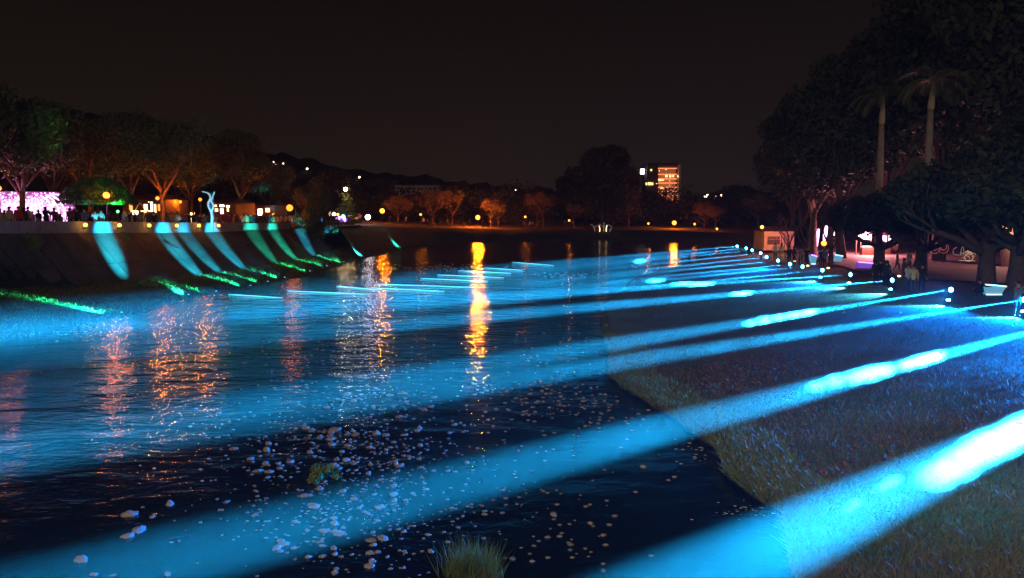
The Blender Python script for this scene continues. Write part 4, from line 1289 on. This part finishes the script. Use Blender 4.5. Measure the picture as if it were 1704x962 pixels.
for k in range(26):
    c = cp(rnd.uniform(1602, 1621), rnd.uniform(418, 434))
    b.tube([c, c + Vector((rnd.uniform(-.3, .3), 0, rnd.uniform(-.2, .2)))], .03, 5)
b.tube([cp(1596, 433.5), cp(1622, 434)], .035, 6)
b.build('load_outline', M['e_yellow'], r)
b = MB()
torus(b, cp(1612, 428), .38, .035)
b.build('wheel', M['e_yellow'], r)
glow(r, 2.2, 1000, .3, (1, .45, .35)).location = (2.5, -3.0, 3.4)  # unseen warm fill added off the cart to redden the plaza
def bench(px0, px1, y0, y1, zg, lab, m1, m2, body, name='glowing_bench', cat='bench', group='glowing benches on the right bank'):
    b0 = G((px0 + px1) / 2, y1, zg)
    w = (px1 - px0) / F * b0.y
    h = (y1 - y0) / F * b0.y
    r = empty(name, b0, 0, lab, cat, group)
    bo = MB()
    t_, m_ = w / 2, w * .36
    bo.add([(-m_, -.2, .06), (m_, -.2, .06), (t_, -.32, h * .82), (-t_, -.32, h), (-m_, .25, .06), (m_, .25, .06), (t_, .3, h * .82), (-t_, .3, h)],
           [(0, 1, 2, 3), (5, 4, 7, 6), (4, 0, 3, 7), (1, 5, 6, 2), (3, 2, 6, 7), (4, 5, 1, 0)])
    bo.build('body', body, r)
    MB().tube([(-t_, -.34, h + .02), (0, -.36, h * .96), (t_, -.34, h * .82 + .02)], .035, 6).build('rim_light', m1, r, True)
    MB().box((0, -.22, .05), (w * .72, .06, .05)).build('base_light', m2, r)
    return r
bench(1632, 1668, 473, 491, .8, 'boat shaped glowing bench with pinkish rim light, nearest and largest', M['e_strip'], M['e_strip'], M['e_benchglow'])
bench(1387, 1400, 424, 437, .8, 'boat shaped bench glowing pale cyan beside the trunk right of the blue clad person', M['e_strip'], M['e_strip'], M['e_benchglow'])
bench(1347, 1357, 424, 440, .8, 'small upright glowing bench with a violet top behind the floodlights', M['e_purple'], M['e_strip'], M['e_benchglow'])
bench(1425, 1449, 436, 448, .8, 'violet lit bench with a white light strip beside the hooded pair', M['e_purple'], emat('strip_lilac', (.75, .5, 1), 4), M['e_violet'])
for px, py, lab in ((1322, 438, 'near the dark clothed group'), (1344, 446, 'right of the small upright bench'), (1378, 450, 'behind the floodlight by the boat shaped bench'), (1496, 464, 'in front of the light jacket couple')):
    p = G(px, py, .8)
    r = empty('candle_lamp', p, 0, 'small warm lamp on the grass ' + lab, 'lamp', 'small warm lawn lamps')
    MB().lathe([(.12, 0), (.12, .04), (.05, .06), (.05, .12)], 10).build('base', M['dark_metal'], r)
    MB().ico((0, 0, .2), .10, 2, (1.3, 1, .7)).build('shade', M['e_warm'], r, True)

# ------------------------------------------------------------------ people
def person_mesh(name, J, arms):
    # J: joints; built as one skinned surface
    verts, radii, edges, region = [], [], [], []
    def chain(pts, start=None):
        prev = start
        for co, rr in pts:
            verts.append(co)
            radii.append(rr)
            i = len(verts) - 1
            if prev is not None: edges.append((prev, i))
            prev = i
        return prev
    pel = chain([(J['pel'], (.155, .115))])
    wst = chain([(tuple(Vector(J['pel']).lerp(Vector(J['chest']), .5)), (.135, .105))], pel)
    ch = chain([(J['chest'], (.165, .12))], wst)
    nk = chain([(J['neck'], (.06, .06))], ch)
    hd = chain([(J['head'], (.085, .10)), (J['top'], (.07, .08))], nk)
    segs = [('torso', J['pel'], J['chest']), ('head', J['neck'], J['top'])]
    for s in (-1, 1):
        k = 'R' if s > 0 else 'L'
        chain([(J['hip' + k], (.095, .095)), (J['kn' + k], (.062, .062)), (J['an' + k], (.042, .042)), (J['toe' + k], (.04, .03))], pel)
        chain([(J['sh' + k], (.072, .072)), (J['el' + k], (.05, .05)), (J['wr' + k], (.034, .034)), (J['ha' + k], (.038, .022))], ch)
        segs += [('leg', J['hip' + k], J['an' + k]) if False else ('leg', J['hip' + k], J['kn' + k]), ('leg', J['kn' + k], J['an' + k]), ('foot', J['an' + k], J['toe' + k]),
                 ('arm', J['sh' + k], J['el' + k]), ('arm', J['el' + k], J['wr' + k]), ('hand', J['wr' + k], J['ha' + k])]
    m = bpy.data.meshes.new('tmp')
    m.from_pydata(verts, edges, [])
    o = bpy.data.objects.new('tmp', m)
    C.objects.link(o)
    o.modifiers.new('s', 'SKIN')
    o.modifiers.new('d', 'SUBSURF').levels = 1
    for i, sv in enumerate(m.skin_vertices[0].data):
        sv.radius = radii[i]
        sv.use_root = (i == 0)
    dg = bpy.context.evaluated_depsgraph_get()
    me = bpy.data.meshes.new_from_object(o.evaluated_get(dg))
    bpy.data.objects.remove(o)
    # face and fingers joined into the same mesh
    b = MB()
    b.v = [tuple(v.co) for v in me.vertices]
    b.f = [tuple(p.vertices) for p in me.polygons]
    def near(c):
        best, bd = 'torso', 9
        for nme, p, q in segs:
            p, q = Vector(p), Vector(q)
            t = max(0, min(1, (c - p).dot(q - p) / max(1e-6, (q - p).length_squared)))
            dd = (p.lerp(q, t) - c).length - (.07 if nme == 'torso' else 0)
            if dd < bd: best, bd = nme, dd
        return best
    mi = dict(torso=0, arm=0, leg=1, foot=2, head=3, hand=3)
    cs = [p.center.copy() for p in me.polygons]
    b.m = [mi[near(c)] for c in cs]
    bpy.data.meshes.remove(me)
    h, n_ = Vector(J['head']), Vector(J['face'])
    sd = n_.cross(Vector((0, 0, 1))).normalized()
    b.ico(h + n_ * .108, .018, 1, (1, 1, 1.4), mi=3)                                   # nose
    for s in (-1, 1):
        b.ico(h + n_ * .088 + sd * s * .033 + Vector((0, 0, .025)), .012, 1, mi=4)     # eyes
        b.ico(h + sd * s * .088, .024, 1, (.6, 1, 1.3), mi=3)                          # ears
        k = 'R' if s > 0 else 'L'
        w_, hh = Vector(J['wr' + k]), Vector(J['ha' + k])
        d = (hh - w_).normalized()
        side = d.cross(n_)
        if side.length < .2: side = d.cross(Vector((1, 0, 0)))
        side.normalize()
        curl = side.cross(d)
        for q, (off, ln) in enumerate(((-.024, .06), (-.008, .07), (.008, .066), (.024, .052))):
            a_ = hh + side * off
            b.tube([a_, a_ + d * ln * .55 + curl * .006, a_ + d * ln * .9 + curl * .028], [.009, .0085, .006], 5, 3)
        a_ = w_.lerp(hh, .5) - side * .03 * s
        b.tube([a_, a_ - side * s * .03 + d * .025, a_ - side * s * .035 + d * .055], [.011, .010, .007], 5, 3)
    b.ico(h + n_ * .092 + Vector((0, 0, -.045)), .018, 1, (1.3, .5, .35), mi=4)         # mouth
    return b.mesh(name, [M['c_black'], M['c_navy'], M['c_black'], M['skin'], M['hair']], True)
def joints(**k):
    J = dict(pel=(0, 0, .93), chest=(0, 0, 1.28), neck=(0, -.01, 1.44), head=(0, -.025, 1.56), top=(0, -.01, 1.64), face=(0, -1, 0),
             hipL=(-.085, 0, .86), knL=(-.10, -.02, .48), anL=(-.11, .01, .09), toeL=(-.12, -.14, .03), hipR=(.085, 0, .86), knR=(.10, -.02, .48), anR=(.11, .01, .09), toeR=(.12, -.14, .03),
             shL=(-.175, 0, 1.36), elL=(-.24, .03, 1.09), wrL=(-.25, -.06, .86), haL=(-.245, -.08, .78), shR=(.175, 0, 1.36), elR=(.24, .03, 1.09), wrR=(.25, -.06, .86), haR=(.245, -.08, .78))
    J.update(k)
    return J
POSE = {
    'stand': joints(),
    'photo': joints(elL=(-.22, -.14, 1.16), wrL=(-.08, -.32, 1.38), haL=(-.05, -.34, 1.46), elR=(.22, -.14, 1.16), wrR=(.08, -.32, 1.38), haR=(.05, -.34, 1.46)),
    'pocket': joints(elL=(-.29, .06, 1.10), wrL=(-.17, -.10, .97), haL=(-.12, -.13, .92), elR=(.29, .06, 1.10), wrR=(.17, -.10, .97), haR=(.12, -.13, .92), knL=(-.13, -.04, .48)),
    'walk': joints(knL=(-.09, -.17, .50), anL=(-.09, -.20, .10), toeL=(-.09, -.36, .05), knR=(.09, .06, .47), anR=(.09, .27, .14), toeR=(.09, .16, .03), wrL=(-.24, .12, .88), haL=(-.24, .14, .80), wrR=(.22, -.22, .93), haR=(.21, -.28, .87)),
    'crouch': joints(pel=(0, .16, .36), chest=(0, -.02, .66), neck=(0, -.08, .82), head=(0, -.12, .93), top=(0, -.11, 1.01), hipL=(-.11, .10, .34), knL=(-.17, -.26, .50), anL=(-.13, .0, .10), toeL=(-.15, -.15, .03), hipR=(.11, .10, .34), knR=(.17, -.26, .50), anR=(.13, 0, .10), toeR=(.15, -.15, .03),
                     shL=(-.17, -.04, .74), elL=(-.25, -.24, .56), wrL=(-.16, -.44, .52), haL=(-.13, -.51, .52), shR=(.17, -.04, .74), elR=(.36, -.20, .64), wrR=(.58, -.28, .66), haR=(.66, -.3, .66)),
}
BODY = {k: person_mesh('body', J, None) for k, J in POSE.items()}
HAIR = {}
for k, J in POSE.items():
    h = Vector(J['head'])
    HAIR[k, 's'] = MB().ico(h + Vector((0, .018, .045)), .108, 2, (.95, 1.02, .9), .08, 3).mesh('hair', M['hair'], True)
    HAIR[k, 'l'] = MB().ico(h + Vector((0, .03, .035)), .112, 2, (.98, 1, .98), .08, 4).ico(h + Vector((0, .07, -.12)), .09, 2, (1.05, .6, 1.6), .1, 5).mesh('hair', M['hair'], True)
    HAIR[k, 'h'] = MB().ico(h + Vector((0, .03, .02)), .135, 2, (.98, 1, 1.08), .06, 6).ico(h + Vector((0, .06, -.11)), .13, 2, (1.15, .9, .6), .06, 7).mesh('hood', M['c_grey'], True)
def person(loc, rz, pose, top, legs, hair, label, group=None, h=1.0):
    r = empty('person', loc, rz, label, 'person', group)
    r.scale = (h, h, h)
    o = link('body', BODY[pose], r)
    for i, m in enumerate((M['c_' + top], M['c_' + legs])):
        o.material_slots[i].link = 'OBJECT'
        o.material_slots[i].material = m
    q = link('hood' if hair == 'h' else 'hair', HAIR[pose, hair], r)
    if hair == 'h':
        q.material_slots[0].link = 'OBJECT'
        q.material_slots[0].material = M['c_' + top]
    return r
def behind_wall(px, back=.9):
    p = tp(px)
    return Vector((p.x * (1 + back / p.length), p.y * (1 + back / p.length), lerp(px, BX, [tp(x).z for x in BX]) + .08))
LC = [(18, 'stand', 'beige', 'brown', 's', 0, 'person in a beige coat at the parapet, leftmost'), (33, 'stand', 'red', 'black', 's', 3.1, 'person in a bright red jacket at the parapet'),
      (49, 'pocket', 'cream', 'brown', 's', 0, 'person in a cream jacket right of the red one'), (42, 'stand', 'brown', 'black', 'l', 3.1, 'person in brown squeezed behind the red and cream jackets'),
      (66, 'crouch', 'grey', 'black', 's', 0, 'dark haired person bending low at the parapet in front of the pink lights'), (78, 'photo', 'black', 'black', 'l', 3.1, 'person in black photographing the pink tunnel'),
      (92, 'stand', 'plum', 'black', 's', 0, 'person in a dark plum coat near the right end of the pink tunnel'), (118, 'stand', 'plum', 'black', 'l', 0, 'person in a dark plum coat beside the pink arch tubes'),
      (130, 'stand', 'black', 'black', 's', 0, 'person in black left of the blue jacket'), (143, 'pocket', 'blue', 'navy', 's', 0, 'person in a shiny blue jacket below the dome tree'),
      (160, 'photo', 'white', 'brown', 's', 0, 'person in a white top with raised arms under the dome tree'), (170, 'stand', 'beige', 'brown', 's', 0, 'person in beige right of the white top'),
      (184, 'stand', 'black', 'black', 'h', 0, 'person in a black hooded coat below the dome tree'), (209, 'stand', 'blue', 'navy', 's', 0, 'person in pale blue beside a navy companion'),
      (217, 'pocket', 'navy', 'black', 's', 0, 'person in navy right of the pale blue one'), (234, 'stand', 'grey', 'black', 'h', 3.1, 'person in a grey hood in front of the white gate'),
      (247, 'stand', 'brown', 'black', 's', 0, 'person in brown right of the white gate'), (258, 'photo', 'black', 'black', 's', 0, 'person in black holding up a phone before the orange windows'),
      (279, 'stand', 'brown', 'brown', 'l', 3.1, 'person in brown right of the thick red lit trunk'), (288, 'stand', 'beige', 'black', 's', 0, 'person in beige above the middle parapet lamp'),
      (297, 'pocket', 'cream', 'brown', 's', 0, 'person in a cream coat between two parapet lamps'), (309, 'stand', 'plum', 'black', 's', 0, 'person in plum left of the yellow column'),
      (316, 'stand', 'black', 'black', 's', 0, 'person in black in front of the yellow column'), (333, 'stand', 'navy', 'black', 's', 0, 'person in navy just left of the twisted sculpture'),
      (341, 'stand', 'brown', 'black', 'l', 0, 'person in brown behind the twisted sculpture'), (364, 'crouch', 'cream', 'brown', 's', 0, 'person in cream leaning over the parapet right of the sculpture'),
      (373, 'crouch', 'beige', 'brown', 's', 0, 'person in beige crouching beside the leaning one'), (383, 'stand', 'plum', 'black', 's', 0, 'person in plum right of the crouching pair'),
      (392, 'stand', 'brown', 'black', 's', 3.1, 'person in brown left of the blue lit figure'), (404, 'photo', 'white', 'blue', 's', 0, 'blue lit person standing where the parapet steps out'),
      (411, 'stand', 'beige', 'grey', 's', 0, 'person in beige right of the blue lit figure')]
for px, pose, a, b_, hr, rz, lab in LC:
    person(behind_wall(px, rnd.uniform(.6, 1.5)), rz + rnd.uniform(-.4, .4), pose, a, b_, hr, lab, 'people along the left parapet', rnd.uniform(.96, 1.06))
for px in (419, 425, 431, 438, 444, 450): person(behind_wall(px, rnd.uniform(.6, 1.6)), rnd.uniform(-.5, .5), 'stand', 'navy', 'black', 's', 'person in dark navy in the row left of the orange globe lamp', 'dark row at the right end of the parapet', rnd.uniform(.92, 1.05))
for px in (456, 462, 469, 476, 483): person(behind_wall(px, rnd.uniform(.6, 1.6)), rnd.uniform(-.5, .5), rnd.choice(('stand', 'pocket')), rnd.choice(('beige', 'cream')), 'brown', 's', 'warm lit person in pale clothes below the orange globe lamp', 'warm lit people below the orange globe lamp', rnd.uniform(.92, 1.05))
# the crowd farther back on the promenade reads as one mass
b = MB()
for _ in range(170):
    px = rnd.uniform(-20, 560)
    Y = lerp(px, BX, BYd) + rnd.uniform(3, 16)
    q = at(px, 350, Y)
    z = gz(px, Y)
    h = rnd.uniform(1.5, 1.8)
    a = rnd.uniform(0, 6)
    b.tube([(q.x, q.y, z), (q.x, q.y, z + h * .45), (q.x, q.y, z + h * .62), (q.x, q.y, z + h * .8), (q.x, q.y, z + h * .86)], [.13, .19, .2, .21, .07], 7, rnd.randrange(6))
    b.ico((q.x, q.y, z + h * .92), .11, 1, (1, 1, 1.2), mi=6)
o = b.build('distant_crowd', [M['c_black'], M['c_brown'], M['c_grey'], M['c_navy'], M['c_beige'], M['c_plum'], M['hair']], None, True, 'stuff')
o['label'] = 'crowd of visitors filling the promenade behind the parapet'
for grp, pxs, Y0, lab in (('far people left of the brightest lamp', (650, 663, 676, 705, 712, 745, 772, 782, 803), 150, 'tiny reddish lit figure on the far bank left of or beside the brightest orange lamp'),
                          ('far people near the amber lamp', (866, 871, 877, 882, 886, 897, 901), 155, 'tiny orange lit figure on the far bank near the amber lamp'),
                          ('far people near the small orange lamp', (934, 940, 945, 951), 158, 'tiny orange lit figure on the far bank by the small orange lamp')):
    for px in pxs:
        Y = Y0 + rnd.uniform(0, 5)
        p = at(px, 383, Y)
        p.z = lerp(px, [600, 720, 900, 1000], [fb_top[1].z, fb_top[3].z, fb_top[5].z, fb_top[6].z]) + .05
        person(p, rnd.uniform(0, 6), 'stand', rnd.choice(('black', 'brown', 'beige', 'grey')), 'black', 's', lab, grp, rnd.uniform(.95, 1.08))
RP = [(1290, 433, 'stand', 'white', 'navy', 's', 2.9, 'person in a white shirt and dark trousers, left of the two white shirts'), (1300, 432, 'walk', 'white', 'beige', 'l', 2.4, 'person in a white top, right and smaller of the two white shirts'),
      (1313, 440, 'stand', 'black', 'black', 's', 0, 'person in black left in the group right of the white shirts'), (1321, 440, 'pocket', 'navy', 'black', 'h', .5, 'person in a dark hooded coat in the group right of the white shirts'),
      (1332, 443, 'stand', 'grey', 'black', 's', -.4, 'person in dark grey right in the group right of the white shirts'), (1341, 442, 'photo', 'black', 'black', 's', .2, 'person in black holding a phone left of the violet topped bench'),
      (1365, 446, 'stand', 'navy', 'navy', 's', 0, 'person in navy beside the bright blue top'), (1372, 446, 'pocket', 'blue', 'black', 'l', .3, 'person in a bright blue top behind the floodlights'), (1381, 444, 'stand', 'black', 'black', 's', 0, 'person in black left of the boat shaped cyan bench'),
      (1455, 476, 'stand', 'black', 'black', 'h', .3, 'person in a black hooded jacket beside the violet bench'), (1464, 474, 'pocket', 'black', 'navy', 's', -.2, 'tall person in black in the middle of the trio by the violet bench'), (1474, 476, 'stand', 'navy', 'black', 'h', -.4, 'person in navy, right of the trio by the violet bench'),
      (1509, 485, 'photo', 'white', 'denim', 'l', .2, 'person in a white jacket and jeans photographing the beams'), (1519, 487, 'stand', 'cream', 'denim', 's', -.6, 'person in a cream jacket with bent arm and jeans'), (1533, 485, 'stand', 'black', 'black', 's', -.3, 'person all in black right of the cream jacket'),
      (1503, 470, 'stand', 'plum', 'brown', 'l', 1.4, 'person in plum behind the light jacket couple'), (1492, 452, 'walk', 'brown', 'brown', 's', 1.2, 'warm lit walker on the path behind the hooded trio'), (1512, 452, 'walk', 'beige', 'brown', 's', -1.2, 'warm lit walker in beige on the path behind the white jacket'),
      (1630, 494, 'crouch', 'black', 'black', 's', -.9, 'person in black crouching, arm outstretched, by the largest glowing bench'), (1691, 528, 'photo', 'grey', 'denim', 's', .1, 'person in grey and pale jeans with raised hands at the right edge')]
for px, py, pose, a, b_, hr, rz, lab in RP:
    person(G(px, py, .84), rz, pose, a, b_, hr, lab, None, 1.0)

# ------------------------------------------------------------------ cobbles and foam in the river
SM = []
for k in range(7):
    R = random.Random(40 + k)
    SM.append(MB().ico((0, 0, 0), 1, 3, (1, R.uniform(.65, .85), R.uniform(.42, .62)), .42, 11 + k * 3.3).mesh('river_stone', M['stone'], True))
def stone(px, py, wpx, m, lab, grp):
    g = G(px, py, .0)
    s = wpx * .92 / 2 / F * g.length
    o = link('river_stone', SM[rnd.randrange(7)], None, None, g + Vector((0, 0, s * rnd.uniform(-.22, .10))))
    o.scale = (s, s, s * rnd.uniform(.8, 1.1))
    o.rotation_euler = (rnd.uniform(-.2, .2), rnd.uniform(-.2, .2), rnd.uniform(0, 6.28))
    if m != 'stone':
        o.material_slots[0].link = 'OBJECT'
        o.material_slots[0].material = M[m]
    tag(o, lab, 'stone', grp)
single = [(231, 883, 27, 'largest flat pale stone at lower left, tilted'), (217, 857, 25, 'flat pale stone above and left of the largest tilted one'), (283, 839, 18, 'rounded pale stone, highest of the lower left group'), (213, 893, 20, 'low stone just left of the largest tilted one'),
          (254, 860, 14, 'small stone between the two rounded pale ones'), (136, 932, 24, 'long flat stone near the lower left corner'), (157, 956, 14, 'round stone at the bottom edge left'), (188, 957, 12, 'small stone at the bottom edge right of the round one'),
          (425, 857, 15, 'single pale stone in the dark left of the cobble bar'), (377, 835, 14, 'flat stone beside a smaller one in the dark water'), (368, 849, 11, 'small stone below the flat dark water one'), (279, 956, 13, 'bluish stone at the bottom edge in the beam'),
          (504, 825, 20, 'long pale stone below the green weed clump'), (533, 814, 12, 'round stone right under the green weed clump'), (388, 747, 19, 'thin flat pinkish stone alone at the left of the cobble bar'), (717, 918, 15, 'pointed white stone near the bottom middle'),
          (922, 857, 16, 'round stone in dark water right of the near beam'), (1004, 950, 12, 'white stone at the bottom edge right of the grass tuft'), (1070, 777, 13, 'lone brownish stone below the wide beam'), (348, 649, 10, 'lone pinkish stone in mid water at left'),
          (806, 856, 14, 'flat stone in dark water above the grass tuft'), (620, 934, 15, 'round stone left of the bottom edge tuft'), (853, 930, 15, 'flat stone right of the bottom edge tuft'), (557, 716, 24, 'largest reddish stone of the warm lit pile')]
for px, py, w, lab in single: stone(px, py, w, 'stone_warm_lit' if 'red' in lab or 'pink' in lab else 'stone_pale', lab, None)
clusters = [(560, 722, 30, 11, 26, 10, 'stone_warm_lit', 'warm lit pink stone of the small pile above the green weed', 'stones of the warm pile'), (440, 768, 18, 12, 14, 11, 'stone', 'stone of the small group left of the green weed', 'stones left of the weed'),
            (635, 667, 45, 12, 34, 9, 'stone_warm_lit', 'small stone in the upper cluster inside the wide beam', 'stones of the upper cluster'), (660, 770, 22, 14, 24, 10, 'stone_warm_lit', 'brownish stone in the cluster right of the green weed', 'stones right of the weed'),
            (590, 760, 60, 22, 44, 8, 'stone', 'small cobble of the dense bar between warm pile and weed', 'cobbles of the dense bar'), (610, 830, 60, 22, 40, 11, 'stone_pale', 'bluish cobble seen through the near beam', 'cobbles inside the near beam'), (530, 895, 42, 24, 34, 13, 'stone_pale', 'pale cobble at the lower left side of the bar', 'cobbles low on the bar'),
            (640, 900, 45, 22, 18, 13, 'stone_pale', 'pale cobble near the bottom middle of the picture', 'cobbles at the bottom middle'), (740, 730, 60, 20, 26, 8, 'stone', 'small dim stone in the dark water right of the bar', 'dim stones right of the bar')]
cnt = 24
for px, py, sx_, sy_, n, w, m, lab, grp in clusters:
    spots_ = []
    for _ in range(n):
        spots_.append((rnd.gauss(px, sx_), min(rnd.gauss(py, sy_), 961), w * rnd.choice((.5, .6, .7, .8, .9, 1.0, 1.15, 1.4, 1.7))))
    special = {}
    for key, word in ((lambda q: q[0], 'leftmost'), (lambda q: -q[0], 'rightmost'), (lambda q: q[1], 'farthest'), (lambda q: -q[1], 'nearest'), (lambda q: -q[2], 'largest')):
        order = sorted(range(n), key=lambda i: key(spots_[i]))
        special.setdefault(next(i for i in order if i not in special), word)
    for i, (x, y, w_) in enumerate(spots_):
        stone(x, y, w_, m, (special[i] + ' ' if i in special else '') + lab, grp)
b = MB()
for px, py, sx_, sy_, n, w in ((905, 665, 70, 22, 150, 6), (860, 800, 120, 60, 70, 6), (620, 640, 90, 40, 150, 5), (560, 740, 110, 40, 420, 4.5), (560, 850, 110, 50, 360, 5), (760, 860, 130, 50, 60, 7), (940, 900, 60, 30, 34, 9), (940, 580, 80, 20, 40, 4), (530, 590, 90, 20, 60, 4), (1010, 690, 40, 30, 40, 6)):
    for _ in range(n):
        g = G(rnd.gauss(px, sx_), min(rnd.gauss(py, sy_), 965), 0)
        if g.x > edge_x(g.y) - .1: continue
        s = w * rnd.uniform(.4, 1.3) / 2 / F * g.length
        b.ico((g.x, g.y, s * .08), s, 1, (1.2, .9, .5), .4, rnd.random() * 40)
o = b.build('gravel_bar', M['stone'], None, True, 'stuff')
o['label'] = 'small scattered pebbles breaking the shallow water'
b = MB()
for px, py, sx_, sy_, n, w in ((1125, 443, 34, 2.5, 260, 3), (1172, 437, 20, 3, 90, 3), (745, 446, 40, 3, 120, 2.5), (590, 415, 26, 8, 220, 3), (940, 458, 20, 2, 50, 3), (1160, 745, 18, 16, 30, 4), (1240, 848, 40, 10, 40, 4), (110, 540, 40, 10, 60, 4)):
    for _ in range(n):
        g = G(rnd.gauss(px, sx_), rnd.gauss(py, sy_), 0)
        if g.x > edge_x(g.y) - .1: continue
        s = w * rnd.uniform(.4, 1.2) / 2 / F * g.length
        b.ico((g.x, g.y, .0), s, 1, (1.6, .7, .22), .5, rnd.random() * 40)
o = b.build('foam', M['foam'], None, True, 'stuff')
o['label'] = 'white flecks of foam on the ripples'
